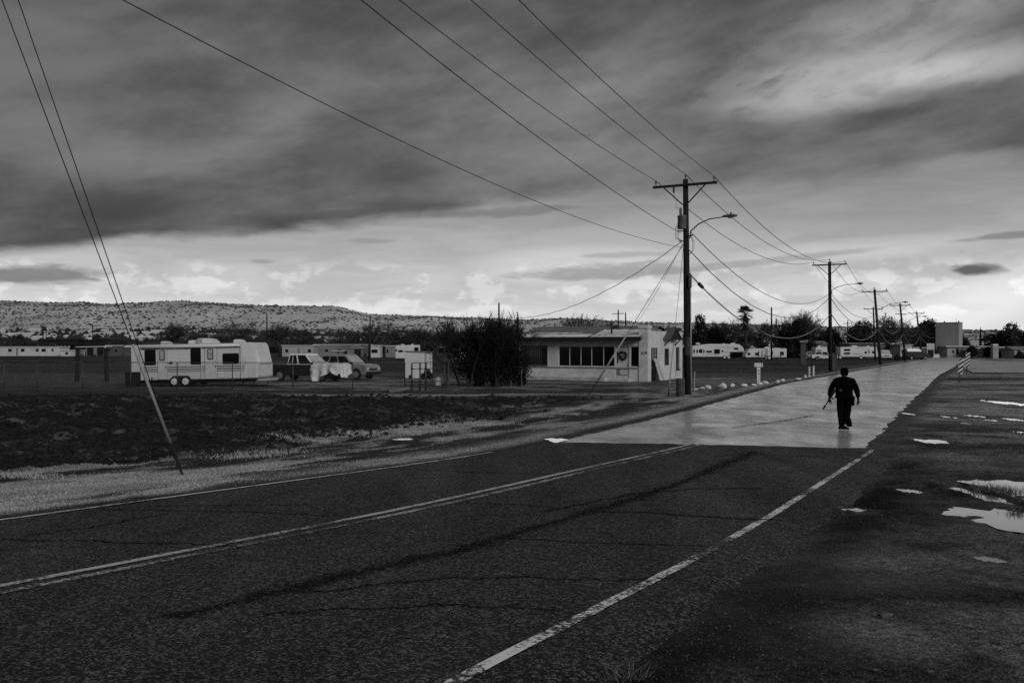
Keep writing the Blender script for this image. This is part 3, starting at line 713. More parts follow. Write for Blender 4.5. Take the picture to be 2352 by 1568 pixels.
# far thin poles
def far_pole(label, px, pytop, D, H=None, arm=False, r=.13, base=None):
    top = P(px, pytop, D); z0 = 0 if base is None else base
    t = thing('distant_pole', label, 'utility pole', (top.x, D, z0), -RANG, 'distant utility poles')
    MB().tube([(0, 0, -.5), (0, 0, top.z-z0)], [r*1.3, r], 8).build('pole', M_POLE, t, smooth=True)
    if arm: MB().bar((-1.1, 0, top.z-z0-.5), (1.1, 0, top.z-z0-.5), .12).build('crossarm', M_ARM, t)
    MB().lathe([(.09, 0), (.12, .1), (.05, .25)], 6, (0, 0, top.z-z0)).build('cap', M_DARK, t)
for px, py, D, ar, lb in ((99, 747, 280, 1, 'pole with crossarm rising behind the low white mobile home'), (106, 749, 300, 0, 'bare pole close behind the crossarm pole beyond the mobile home'), (213, 744, 265, 0, 'pole beside the dark flat roofed house'),
                          (613, 722, 195, 0, 'dark pole behind the covered pickup'), (850, 725, 200, 0, 'dark pole against the end of the mesa'), (848, 760, 150, 0, 'short dark pole by the far mobile homes'), (967, 786, 120, 0, 'thin post behind the white shed'),
                          (1146, 698, 143, 0, 'lone pole rising over the big bush'), (1420, 714, 170, 1, 'pole with small crossarm behind the house roof'), (1437, 720, 183, 0, 'plain pole behind the house roof'),
                          (1772, 708, 166, 0, 'pole standing among the small trailer and palm'), (1783, 734, 190, 0, 'shorter pole behind the small trailer'), (1947, 738, 235, 1, 'small pole between the far evergreens'),
                          (2106, 760, 205, 0, 'thin pole before the sign board'), (2262, 800-40, 240, 0, 'thin pole beyond the low white building'), (2176, 772, 216, 0, 'dark post at the foot of the tower')):
    far_pole(lb, px, py, D, arm=ar)
q = P(1189, 730, 72); st = thing('vent_stack', 'dark pole stub with fittings rising behind the big bush', 'pole', (q.x, 72, 0))
MB().tube([(0, 0, 0), (0, 0, q.z)], [.12, .10], 8).build('pole', M_POLE, st); MB().tube([(0, 0, q.z), (0, 0, q.z+.3), (-.05, 0, q.z+.45)], [.07, .05, .05], 8).build('weatherhead', M_STEEL, st)
MB().bar((-.1, 0, q.z-.1), (.25, 0, q.z-.15), .06).build('bracket', M_DARK, st)
wire('twisted service drop dipping across the house roof', p1.w(-.2, -.1, 7.45), (q.x, 72, q.z), .9, .018, M_CABLE, wob=.02, name='service_drop')
wire('thin service wire dropping behind the house parapet', p1.w(-.15, -.1, 7.35), P(1462, 742, 66), .2, .010, name='service_drop')

# ------------------------------------------------------------------ stucco house
TH = -math.radians(27.7)
HC = Vector((9.17, 61.9, 0))
house = thing('house', 'low white stucco house with barred windows, wreath on the door and patched roof', 'house', tuple(HC), TH)
M_STU = mat('white_stucco', .62, .9, .15, .12, 2.2, .01, 18, dirt=.25); M_FRAME = mat('painted_frame', .5, .7, .3, .2, 5, dirt=.2); M_GLASS = mat('dark_glass', .006, .06, .5)
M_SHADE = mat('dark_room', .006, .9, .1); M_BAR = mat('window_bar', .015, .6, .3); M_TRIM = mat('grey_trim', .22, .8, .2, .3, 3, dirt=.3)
def hx(zx):
    k = ((1240+zx/5.113)*.9408-1176)/F; return -(9.17-61.9*k)/(.885+.465*k)
def hz(zy, D): return CAMZ-((770+zy/5.113)*.9408-HOR)*D/F
def hu(zx):
    k = ((1240+zx/5.113)*.9408-1176)/F; return (61.9*k-9.17)/(.465-.885*k)
def wall_cells(b, u0, u1, z0, z1, ops, put):
    us = sorted({u0, u1, *[v for o in ops for v in o[:2]]}); zs = sorted({z0, z1, *[v for o in ops for v in o[2:]]})
    for i in range(len(us)-1):
        for j in range(len(zs)-1):
            cu, cz = (us[i]+us[i+1])/2, (zs[j]+zs[j+1])/2
            if not any(o[0] < cu < o[1] and o[2] < cz < o[3] for o in ops): put(us[i], us[i+1], zs[j], zs[j+1])
WT, WB = 2.38, .95
W1 = (hx(195), hx(495), WB, 2.35); WR = (hx(632), hx(1330), WB, WT); DR = (hx(1345), hx(1512), .12, 2.33); W2 = (hx(1527), hx(1668), .95, 2.36)
fw = MB(); wall_cells(fw, -9.8, -.55, -.2, 3.0, [W1, WR, DR, W2], lambda a, b, c, d: fw.box(a, b, 0, .22, c, d)); fw.build('front_wall', M_STU, house)
SA = (hu(1783), hu(1868), .95, 2.3); SBm = (hu(1955), hu(2008), 1.0, 2.2); SC = (hu(2098), hu(2142), .65, 2.3)
sw = MB(); wall_cells(sw, .5, 7.5, -.2, 3.42, [SA, SBm, SC], lambda a, b, c, d: sw.box(-.22, 0, a, b, c, d)); sw.build('side_wall', M_STU, house)
bw_ = MB().box(-9.8, -9.58, .22, 7.5, -.2, 3.0).box(-9.58, -.22, 7.28, 7.5, -.2, 3.0); bw_.build('rear_wall', M_STU, house)
MB().box(-9.5, -.3, .6, .66, .0, 2.9).box(-.66, -.6, .66, 7.2, 0, 3.2).build('room_dark_panel', M_SHADE, house)  # near-black panels behind the openings paint the darkness of the rooms
MB().box(-.62, .06, -.06, .62, -.2, 3.55).box(-.66, .10, -.10, .66, 3.55, 3.8).build('corner_pillar', M_STU, house, bevel=.03)
MB().box(-.5, .06, 7.1, 7.72, -.2, 3.45).build('corner_pillar', M_STU, house, bevel=.03)
MB().box(-.2, -.02, 7.12, 7.5, 3.46, 3.72).build('chimney', mat('sooty_block', .05, .9, .1, .3, 4), house)
MB().box(-.30, .02, .7, 3.0, 3.42, 3.56).build('parapet_cap', M_TRIM, house, bevel=.02)
MB().box(-9.8, -.7, -.05, .0, .72+.13, .90).build('sill_band', M_TRIM, house)
MB().box(-9.9, -2.9, -.55, 0, -.2, .22).build('slab_edge', mat('pale_concrete', .48, .85, .2, .3, 2, .006, 15, dirt=.3), house)
def win(parent, x0, x1, z0, z1, y, mull=(), axis='x', fm=None, sill=True, fr=.05, depth=.12, gm=None):
    """window: frame ring and mullions, pane set back; axis x: in a wall facing -y; axis y: in a wall facing +x"""
    w = thing_part('window', parent); b = MB()
    def bx(bb, a0, a1, d0, d1, c0, c1):
        if axis == 'x': bb.box(a0, a1, y+d0, y+d1, c0, c1)
        else: bb.box(y-d1, y-d0, a0, a1, c0, c1)
    bx(b, x0, x0+fr, 0, .06, z0, z1); bx(b, x1-fr, x1, 0, .06, z0, z1); bx(b, x0+fr, x1-fr, 0, .06, z0, z0+fr); bx(b, x0+fr, x1-fr, 0, .06, z1-fr, z1)
    for mx in mull: bx(b, mx-fr*.5, mx+fr*.5, -.01, .06, z0+fr, z1-fr)
    f = b.build('window_frame', fm or M_FRAME, parent)
    edges = [x0+fr]+[v for mx in mull for v in (mx-fr*.5, mx+fr*.5)]+[x1-fr]
    for i in range(0, len(edges), 2):
        p = MB(); bx(p, edges[i], edges[i+1], .03, .045, z0+fr, z1-fr); p.build('pane', gm or M_GLASS, f)
    if sill:
        s = MB(); bx(s, x0-.06, x1+.06, -.07, .0, z0-.06, z0-.002); s.build('sill', fm or M_FRAME, f)
    return f
def thing_part(n, p): return None
w_ = win(house, *W1, .04)
for k in range(13):
    x = W1[0]+.05+(W1[1]-W1[0]-.1)*k/12; MB().box(x-.011, x+.011, -.07, -.045, W1[2]-.05, W1[3]+.08).build('security_bar', M_BAR, w_)
for z in (W1[2], (W1[2]+W1[3])/2, W1[3]+.02): MB().box(W1[0]-.03, W1[1]+.03, -.045, -.02, z-.015, z+.015).build('security_bar', M_BAR, w_)
win(house, *WR, .04, mull=[hx(v) for v in (769, 909, 1043, 1192)])
win(house, *W2, .04)
dr = MB().box(DR[0], DR[1], .05, .11, DR[2], DR[3]).build('door', mat('white_door', .58, .7, .3, .15, 3, dirt=.35), house)
MB().box(DR[0], DR[1], -.03, .05, DR[3], DR[3]+.08).build('door_head', M_FRAME, dr)
MB().box(DR[0]+.09, DR[0]+.17, .035, .05, 1.2, 2.1).build('door_light', M_GLASS, dr)
MB().box(DR[0]+.08, DR[1]-.1, .042, .05, .36, .42).build('kick_rail', M_TRIM, dr); MB().box(DR[0]+.05, DR[0]+.3, .04, .05, .38, .75).build('pet_flap', M_TRIM, dr)
MB().lathe([(.03, 0), (.035, .03), (.015, .05)], 8, (DR[1]-.08, .0, 1.05), 'Y').build('door_knob', M_DARK, dr)
MB().box(DR[0]-.1, DR[1]+.1, -.5, .05, -.2, .11).build('door_step', MATS['pale_concrete'], house)
win(house, *SA, 0, mull=[SA[0]+(SA[1]-SA[0])*k for k in (.33, .66)], axis='y'); win(house, *SBm, 0, axis='y', fm=M_BAR, sill=False); win(house, *SC, 0, axis='y', fm=M_BAR)
# roof: two slopes, front eave overhanging
M_ROOF = mat('rolled_roofing', .17, .9, .2, .25, 2.5, .004, 10, dirt=.3)
EY, EZ, RY, RZ = -.55, 2.93, 3.75, 3.78
rf = MB(); sl = (RZ-EZ)/(RY-EY)
rf.add([(-10.2, EY, EZ), (-.32, EY, EZ), (-.32, RY, RZ), (-10.0, RY, RZ), (-10.2, 7.9, 3.0), (-.32, 7.9, 3.0), (-10.2, EY, EZ+.07), (-.32, EY, EZ+.07), (-.32, RY, RZ+.07), (-10.0, RY, RZ+.07), (-10.2, 7.9, 3.07), (-.32, 7.9, 3.07)],
       [(0, 3, 2, 1), (3, 4, 5, 2), (6, 7, 8, 9), (9, 8, 11, 10), (0, 1, 7, 6), (4, 10, 11, 5), (0, 6, 9, 3), (3, 9, 10, 4), (1, 2, 8, 7), (2, 5, 11, 8)])
roof = rf.build('roof', M_ROOF, house)
MB().box(-10.22, -.3, EY-.03, EY-.005, EZ-.20, EZ+.06).build('fascia', mat('dark_fascia', .02, .8, .2, .3, 4), roof)  # fascia deepened in near-black to stand in for the under-eave shadow
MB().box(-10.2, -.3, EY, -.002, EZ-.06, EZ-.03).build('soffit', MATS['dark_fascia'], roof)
M_SHEET = mat('silvered_roof_coat', .85, .6, .4, .18, .9, stretch=(.8, 5, 1), dirt=.45)
def roof_sheet(x0, x1, a0, a1, seed):
    r = random.Random(seed); n = 16; v = []; f = []
    for i in range(n+1):
        x = x0+(x1-x0)*i/n; ya, yb = a0+r.uniform(-.05, .05), a1+r.uniform(-.16, .16)
        v += [(x, ya, EZ+.07+(ya-EY)*sl+.012), (x, yb, EZ+.07+(yb-EY)*sl+.012)]
    for i in range(n): f.append((2*i, 2*i+2, 2*i+3, 2*i+1))
    MB().add(v, f).build('roof_coating', M_SHEET, roof)
roof_sheet(-10.1, -4.2, EY+.02, .55, 1); roof_sheet(-4.0, -.45, .35, 2.2, 2); roof_sheet(-4.0, -.45, EY+.02, .12, 3); roof_sheet(-9.3, -5.2, .8, 1.15, 4)
MB().lathe([(.07, 0), (.07, .7), (.11, .72), (.11, .82)], 8, (hx(1255), .6, 3.2)).build('vent_pipe', M_DARK, roof)
MB().box(hx(1170)-.2, hx(1170)+.2, 2.6, 3.0, 3.5, 3.86).build('roof_cooler', MATS['sooty_block'], roof)
# gabled hood over the side entrance
hd = MB(); u0, u1, uc = 3.3, 6.3, 4.8; zb, zt = 2.82, 3.66
for (ua, za, ub, zb_) in ((u0, zb, uc, zt), (uc, zt, u1, zb)):
    hd.add([(-.25, ua, za), (.5, ua, za), (.5, ub, zb_), (-.25, ub, zb_), (-.25, ua, za+.09), (.5, ua, za+.09), (.5, ub, zb_+.09), (-.25, ub, zb_+.09)], [(0, 3, 2, 1), (4, 5, 6, 7), (0, 1, 5, 4), (1, 2, 6, 5), (2, 3, 7, 6), (3, 0, 4, 7)])
hood = hd.build('entrance_hood', mat('hood_shingle', .10, .9, .1, .4, 4), house)
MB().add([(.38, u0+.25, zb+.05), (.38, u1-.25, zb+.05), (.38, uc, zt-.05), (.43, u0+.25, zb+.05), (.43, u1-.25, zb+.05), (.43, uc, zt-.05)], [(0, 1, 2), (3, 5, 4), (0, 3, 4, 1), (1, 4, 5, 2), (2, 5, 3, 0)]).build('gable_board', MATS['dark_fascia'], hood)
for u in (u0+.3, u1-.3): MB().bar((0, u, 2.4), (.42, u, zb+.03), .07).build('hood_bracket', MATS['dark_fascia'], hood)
# house number
def text_mesh(name, body, size, m, loc, rot, parent=None, ext=.006):
    c = bpy.data.curves.new(name, 'FONT'); c.body = body; c.size = size; c.extrude = ext; c.align_x = 'CENTER'; c.align_y = 'CENTER'
    tmp = bpy.data.objects.new(name, c); COL.objects.link(tmp); dg = bpy.context.evaluated_depsgraph_get(); dg.update()
    me = bpy.data.meshes.new_from_object(tmp.evaluated_get(dg)); bpy.data.objects.remove(tmp); bpy.data.curves.remove(c)
    me.materials.clear(); o = link(name, me, m, parent); o.location = loc; o.rotation_euler = rot; return o
text_mesh('house_number', '419', .30, M_BAR, (hx(1704), -.075, hz(472, 62)), (math.radians(90), 0, 0), house)
# wreath on the door
wr = thing('wreath', 'round dark evergreen wreath hanging on the white door', 'wreath', tuple(HC+Matrix.Rotation(TH, 3, 'Z') @ Vector(((DR[0]+DR[1])/2+.03, .02, 1.72))), TH)
def wreath():
    b = MB(); r = random.Random(4)
    for k in range(420):
        a = r.uniform(0, 6.283); rr = .26+r.gauss(0, .045); c = Vector((rr*math.cos(a), r.uniform(-.06, .01), rr*math.sin(a)))
        d = Vector((r.gauss(0, 1), r.gauss(0, .5), r.gauss(0, 1))).normalized()*.09; n = d.cross(Vector((0, 1, .2))).normalized()*.014
        b.add([c-n, c+n, c+d], [(0, 1, 2)])
    return b
wreath().build('greenery', mat('wreath_needles', .012, .9, .1, .4, 9), wr)
MB().lathe([(.09, -.03), (.10, 0), (.05, .03)], 8, (.02, -.03, .0), 'Y').build('ornament', mat('wreath_bow', .12, .6, .3, .3, 20), wr)
# pale board leaning on the side wall, rubble at the foot of it
lb = thing('leaning_board', 'warped pale board leaning against the side wall of the house', 'board', tuple(HC+Matrix.Rotation(TH, 3, 'Z') @ Vector((.45, 1.55, 0))), TH)
b = MB(); b.add([(.15, -.6, 0), (.25, .65, 0), (-.32, .6, 1.45), (-.34, -.65, 1.5), (.19, -.6, .02), (.29, .65, .02), (-.28, .6, 1.47), (-.30, -.65, 1.52)], [(0, 3, 2, 1), (4, 5, 6, 7), (0, 1, 5, 4), (1, 2, 6, 5), (2, 3, 7, 6), (3, 0, 4, 7)]); b.build('panel', mat('warped_board', .5, .8, .2, .2, 3, .01, 6), lb)
MB().bar((.28, -.2, .02), (-.26, -.2, 1.5), .07).build('batten', M_FRAME, lb)
tag(MB().bar(HC+Matrix.Rotation(TH, 3, 'Z') @ Vector((.16, .85, 0)), HC+Matrix.Rotation(TH, 3, 'Z') @ Vector((.12, .8, 1.3)), .14, .3).build('dark_gap', mat('dark_gap', .015, .9, .1, .3, 5)), 'dark gap painted in beside the leaning board', 'plank')  # solid near-black bar paints the shade of the gap beside the board
# ------------------------------------------------------------------ travel trailers
def siding(name, c, pitch, dirt=.15):
    m = mat(name, c, .5, .4, .06, 2.0, dirt=dirt); nt = m.node_tree; N = nt.nodes; L = nt.links; b = N['Principled BSDF']
    tc = N.new('ShaderNodeTexCoord'); sp = N.new('ShaderNodeSeparateXYZ'); L.new(tc.outputs['Object'], sp.inputs[0])
    mu = N.new('ShaderNodeMath'); mu.operation = 'MULTIPLY'; mu.inputs[1].default_value = 1/pitch; L.new(sp.outputs[2], mu.inputs[0])
    fr = N.new('ShaderNodeMath'); fr.operation = 'FRACT'; L.new(mu.outputs[0], fr.inputs[0])
    pw = N.new('ShaderNodeMath'); pw.operation = 'PINGPONG'; pw.inputs[1].default_value = .5; L.new(fr.outputs[0], pw.inputs[0])
    bp = N.new('ShaderNodeBump'); bp.inputs['Distance'].default_value = pitch*.35; L.new(pw.outputs[0], bp.inputs['Height']); L.new(bp.outputs[0], b.inputs['Normal'])
    return m
M_SIDE = siding('trailer_siding', .64, .082); M_GEL = mat('gelcoat', .68, .35, .5, .06, 2, dirt=.12); M_STRIPE = mat('grey_stripe', .22, .5, .4, .1, 3); M_STRD = mat('dark_stripe', .03, .5, .4)
M_BLK = mat('black_rubber', .012, .8, .2, .2, 8); M_RIM = mat('white_rim', .7, .5, .4, .15, 9, dirt=.2); M_CHAS = mat('black_chassis', .01, .7, .2)
M_RV = siding('rv_siding', .66, .12, .1)
def wheel(parent, x, y, r, w, side=-1, n=20, rim=None):
    t = MB().lathe([(r*.58, -w/2), (r*.9, -w/2), (r, -w*.32), (r, w*.32), (r*.9, w/2), (r*.58, w/2)], n, (x, y, r), 'Y').build('wheel', M_BLK, parent, smooth=False)
    MB().lathe([(r*.66, side*w*.40), (r*.64, side*w*.56), (r*.52, side*w*.50), (r*.24, side*w*.56), (r*.2, side*w*.62), (.01, side*w*.63)], n, (x, y, r), 'Y').build('rim', rim or M_RIM, t)
    hb = MB()
    for k in range(8):
        a = k*math.pi/4; hb.box(x+r*.37*math.cos(a)-r*.035, x+r*.37*math.cos(a)+r*.035, y+side*w*.54-.004, y+side*w*.54+.004, r+r*.37*math.sin(a)-r*.035, r+r*.37*math.sin(a)+r*.035)
    hb.build('rim_hole', M_BLK, t)
    return t
def rv_window(parent, x0, x1, z0, z1, y=0, fr=.035, light=False, name='window'):
    def rr(a0, a1, c0, c1, r, n=4):
        o = []
        for (cx, cz, s) in ((a1-r, c1-r, 0), (a0+r, c1-r, 1), (a0+r, c0+r, 2), (a1-r, c0+r, 3)):
            for k in range(n+1): t = (s+k/n)*math.pi/2; o.append((cx+r*math.cos(t), cz+r*math.sin(t)))
        return o
    rad = min(.07, (x1-x0)*.25)
    f = MB().prism(rr(x0, x1, z0, z1, rad), y-.035, y-.0).build(name, M_BLK, parent)
    MB().prism(rr(x0+fr, x1-fr, z0+fr, z1-fr, rad*.7), y-.042, y-.036).build('pane', mat('blind_glass', .35, .15, .5, .4, 3, stretch=(.3, .3, 2)) if light else M_GLASS, f)
    return f
tx = lambda zx: (zx-120)*.004107
tz = lambda zy, zx: (955-(zy+.0195*(zx-800)))*.004107
trailer = thing('travel_trailer', 'long white travel trailer with ribbed siding, rolled awning and black wheel arch', 'travel trailer', (-22.45, 53.9, -.05))
trailer.rotation_euler = (0, -math.radians(1.1), -math.radians(6))
W = 2.4
MB().prism([(0, .42), (.55, .38), (7.69, .40), (7.73, .5), (7.73, 1.2), (7.46, 2.36), (7.33, 2.47), (.12, 2.46), (0, 2.36)], 0, W).build('body', M_SIDE, trailer, bevel=.05)
MB().prism([(6.90, .42), (7.70, .42), (7.745, .5), (7.745, 1.2), (7.475, 2.36), (7.34, 2.49), (6.75, 2.49), (6.85, 1.6), (7.0, 1.25), (7.0, .95), (6.90, .9)], -.008, W+.008).build('front_cap', M_GEL, trailer, bevel=.04)
def quad(x0, x1, x2, x3, zt_, zb_, d0, d1): return MB().add([(x, y, z) for y in (d0, d1) for x, z in ((x0, zt_), (x1, zt_), (x2, zb_), (x3, zb_))], [(0, 1, 2, 3), (4, 7, 6, 5), (0, 4, 5, 1), (1, 5, 6, 2), (2, 6, 7, 3), (3, 7, 4, 0)])
MB().add([(7.55, .25, 1.95), (7.55, W-.25, 1.95), (7.73, W-.25, 1.22), (7.73, .25, 1.22), (7.63, .25, 1.97), (7.63, W-.25, 1.97), (7.81, W-.25, 1.24), (7.81, .25, 1.24)], [(0, 1, 2, 3), (4, 7, 6, 5), (0, 4, 5, 1), (1, 5, 6, 2), (2, 6, 7, 3), (3, 7, 4, 0)]).build('rock_guard', M_GEL, trailer)
for (a, c, z0, z1) in ((335, 500, 655, 435), (1022, 1172, 642, 415), (1495, 1735, 633, 485)): rv_window(trailer, tx(a), tx(c), tz(z0, a), tz(z1, a))
for (a, c, zt, zb, wa, wc, w0, w1) in ((530, 668, 412, 860, 555, 638, 588, 438), (1232, 1408, 395, 848, 1275, 1358, 572, 420)):
    d = MB().box(tx(a), tx(c), -.025, 0, tz(zb, a), tz(zt, a)).build('door', mat('trailer_door', .58, .5, .4, .1, 3, dirt=.1), trailer, bevel=.01, segs=1)
    rv_window(d, tx(wa), tx(wc), tz(w0, wa), tz(w1, wa), -.02, .04, True)
    MB().box(tx(c)-.09, tx(c)-.05, -.045, -.025, 1.05, 1.2).build('door_handle', M_BLK, d)
    MB().box(tx(a)-.02, tx(a)+.0, -.02, 0, tz(zb, a), tz(zt, a)).box(tx(c), tx(c)+.02, -.02, 0, tz(zb, a), tz(zt, a)).build('door_trim', M_STRIPE, d)
for zc, h, m in ((678, .07, M_STRIPE), (712, .085, M_STRIPE), (744, .028, M_STRD)):
    for a, c in ((300, 524), (676, 1226), (1414, 1810)):
        z = tz(zc, 800); MB().box(tx(a), tx(c), -.012, 0, z-h/2, z+h/2).build('stripe', m, trailer)
aw = MB().tube([(tx(285), -.10, 2.30), (tx(1770), -.10, 2.33)], .075, 10).build('awning_roll', M_GEL, trailer, smooth=True)
MB().box(tx(285), tx(1770), -.04, 0, 2.36, 2.44).build('awning_rail', M_GEL, aw)
for zx, z0 in ((285, .38), (1188, .42), (1772, .42)): MB().box(tx(zx)-.025, tx(zx)+.025, -.09, -.045, z0, 2.3).build('awning_arm', mat('arm_paint', .6, .4, .5), aw)
MB().prism([(tx(715), .35), (tx(735), .56), (tx(775), .62), (tx(965), .62), (tx(1000), .56), (tx(1020), .35)], -.015, .3).build('wheel_arch_shade', M_BLK, trailer)  # solid black slab stands in for the shade in the wheel arch cutout
for x in (tx(785), tx(952)): wheel(trailer, x, -.03, .30, .2); wheel(trailer, x, W-.1, .30, .2, 1)
MB().box(.3, 7.5, .3, .4, .18, .4).box(.3, 7.5, W-.4, W-.3, .18, .4).build('chassis', M_CHAS, trailer)
def dome(x0, x1, y0, y1, z, h, parent, name='roof_vent'):
    L = x1-x0
    o = MB().prism([(x0, z), (x1, z), (x1-.02*L, z+.35*h), (x1-.22*L, z+.85*h), (x1-.45*L, z+h), (x0+.06, z+h*.97), (x0, z+h*.8)], y0, y1).build(name, M_GEL, parent, bevel=.03); return o
dome(tx(460), tx(595), .9, 1.4, 2.47, .20, trailer); dome(tx(880), tx(1015), .9, 1.4, 2.47, .23, trailer)
ac = dome(tx(1030), tx(1295), .7, 1.6, 2.47, .33, trailer, 'air_conditioner')
for k in range(5): MB().box(tx(1030)-.012+.012, tx(1115), .685, .7, 2.53+k*.05, 2.555+k*.05).build('vent_slat', M_STRIPE, ac)
dome(tx(1560), tx(1710), .9, 1.4, 2.48, .22, trailer)
rk = MB()
for yy in (.3, 1.9): rk.tube([(tx(260), yy, 2.54), (tx(660), yy, 2.54)], .012, 4)
for xx in (260, 300, 360, 440, 560, 650): rk.tube([(tx(xx), .3, 2.46), (tx(xx), .3, 2.56), (tx(xx), 1.9, 2.56)], .010, 4)
rk.tube([(tx(300), .3, 2.6), (tx(440), .3, 2.65)], .01, 4).build('roof_rack', M_STEEL, trailer)
pc = MB().box(7.73-.55, 7.73-.06, -.02, .0, .45, 1.02).build('storage_door', mat('storage_door', .6, .4, .5, .05), trailer)
tg = MB().prism([(7.0, .24), (8.25, .24), (8.25, .38), (7.0, .34)], .5, W-.5).build('tongue_platform', mat('tongue_paint', .42, .5, .4, .2, 4), trailer)
MB().bar((8.0, .9, 0), (8.0, .9, .35), .06).build('tongue_jack', M_STEEL, tg)
for x in (tx(1790), tx(1880)):
    MB().bar((x, .3, .35), (x+(.2 if x > 7 else -.2), .3, .02), .05).build('stabiliser', M_CHAS, trailer)
MB().box(tx(430), tx(445), -.03, .0, .42, .55).build('outlet_cover', M_BLK, trailer)
MB().box(tx(945), tx(985), -.06, 0, 2.18, 2.24).build('porch_lamp', M_STRIPE, trailer)
MB().prism([(tx(690), 1.40), (tx(725), 1.46), (tx(760), 1.41), (tx(735), 1.31)], -.06, 0).build('hose_reel', M_BLK, trailer)
bin_ = thing('bin', 'square black bin standing at the rear end of the long trailer', 'bin', (-22.5, 53.2, 0))
MB().prism([(0, 0), (.62, 0), (.66, .78), (-.04, .78)], 0, .6).build('tub', M_BLK, bin_, bevel=.02); MB().box(-.06, .68, -.04, .64, .78, .84).build('lid', M_BLK, bin_, bevel=.01)

def far_rv(label, px0, px1, py_top, py_bot, D, spec, front='R', slope=0, units=()):
    """distant camper; spec: windows as fractions of the length and height"""
    x0 = (px0-1176)/F*D; L = (px1-px0)/F*D; H = CAMZ-(py_top-HOR)/F*D
    t = thing('camper', label, 'camper', (x0, D, 0))
    z0 = .45; fr = .10*L if slope else .04*L
    prof = [(0, z0), (L, z0), (L, H*.45), (L-fr, H), (0.05, H-.05), (0, H*.9)] if front == 'R' else [(0, H*.42), (0, z0), (L, z0), (L, H*.9), (L-.05, H), (fr, H)]
    if slope == 2: prof = [(0, z0), (L*.72, z0), (L*.72, 1.35), (L, 1.35), (L-.02*L, H*.75), (L-.10*L, H), (L*.35, H+.05), (0.05, H-.35), (0, H*.8)]
    MB().prism(prof, 0, 2.4).build('body', M_RV, t, bevel=.07)
    for (a, b_, c, d) in spec.get('win', ()): rv_window(t, a*L, b_*L, c*H, d*H)
    for (a, b_, c, d) in spec.get('door', ()):
        o = MB().box(a*L, b_*L, -.03, 0, c*H, d*H).build('door', MATS['trailer_door'], t); rv_window(o, a*L+.12, b_*L-.12, d*H-.75, d*H-.12, -.03)
        MB().box(b_*L-.08, b_*L-.04, -.05, -.03, 1.3, 1.45).build('door_handle', M_BLK, o)
    for (a, b_, c, d) in spec.get('stripe', ()):
        MB().add([(a*L, -.012, c*H), (b_*L, -.012, d*H-.04), (b_*L, -.012, d*H+.05), (a*L, -.012, c*H+.09), (a*L, 0, c*H), (b_*L, 0, d*H-.04), (b_*L, 0, d*H+.05), (a*L, 0, c*H+.09)], [(0, 3, 2, 1), (4, 5, 6, 7), (0, 1, 5, 4), (1, 2, 6, 5), (2, 3, 7, 6), (3, 0, 4, 7)]).build('stripe', M_STRIPE, t)
    for f_ in spec.get('wheel', (.4, .52)): wheel(t, f_*L, .1, .36, .22, n=14)
    MB().box(.1, L*.7, .2, 2.2, .2, .45).build('chassis', M_CHAS, t)
    for (a, b_, h) in units: dome(a*L, b_*L, .8, 1.5, H-.02, h, t, 'roof_unit')
    return t
far_rv('long white fifth wheel camper with slide windows behind the transformer pole', 1590, 1710, 790, 824, 176, dict(win=[(.02, .05, .42, .62), (.08, .11, .42, .62), (.13, .19, .42, .66), (.27, .38, .44, .56), (.42, .53, .36, .66), (.56, .59, .46, .60), (.80, .88, .62, .74)], door=[(.20, .245, .15, .68)], stripe=[(.13, .2, .44, .38), (.26, .5, .32, .30), (.6, .75, .48, .42), (.55, .9, .78, .76), (.86, .98, .5, .54)], wheel=(.62, .70)), slope=2, units=((.09, .17, .3), (.6, .66, .15), (.76, .85, .25)))
far_rv('small cream travel trailer with corner windows beside the wooden posts', 1712, 1807, 800, 826, 167, dict(win=[(.05, .12, .42, .62), (.24, .33, .40, .64), (.84, .93, .40, .72)], door=[(.62, .68, .2, .8)], stripe=[(.2, .9, .36, .34)], wheel=(.5, .58)), front='L', slope=1, units=((.5, .62, .3), (.7, .9, .12)))
far_rv('white toy hauler trailer with paired rear windows and a spare wheel', 1930, 2017, 796, 825, 175, dict(win=[(.10, .26, .66, .82), (.10, .26, .40, .54), (.64, .7, .46, .62), (.84, .9, .46, .64)], door=[(.73, .78, .2, .8)], stripe=[(.34, .6, .44, .36), (.1, .24, .34, .34), (.4, .62, .9, .84)], wheel=(.0, .55)), units=((.35, .5, .25), (.75, .82, .2)))
far_rv('white boxy camper parked behind the drive lamp pole', 1873, 1901, 797, 824, 172, dict(win=[(.1, .5, .55, .75)], stripe=[(.05, .95, .4, .4)], wheel=(.3, .7)), units=((.3, .6, .25),))
far_rv('cream camper half hidden behind the white shed', 908, 966, 792, 815, 150, dict(win=[(.02, .07, .6, .75), (.12, .3, .55, .68), (.75, .92, .6, .85)], wheel=(.5, .6)), units=((.2, .32, .18), (.6, .7, .18)))
far_rv('white camper glimpsed through the twigs of the big bush', 1055, 1085, 795, 822, 120, dict(win=[(.5, .9, .5, .7)], wheel=(.3,)), units=((.1, .4, .2),))

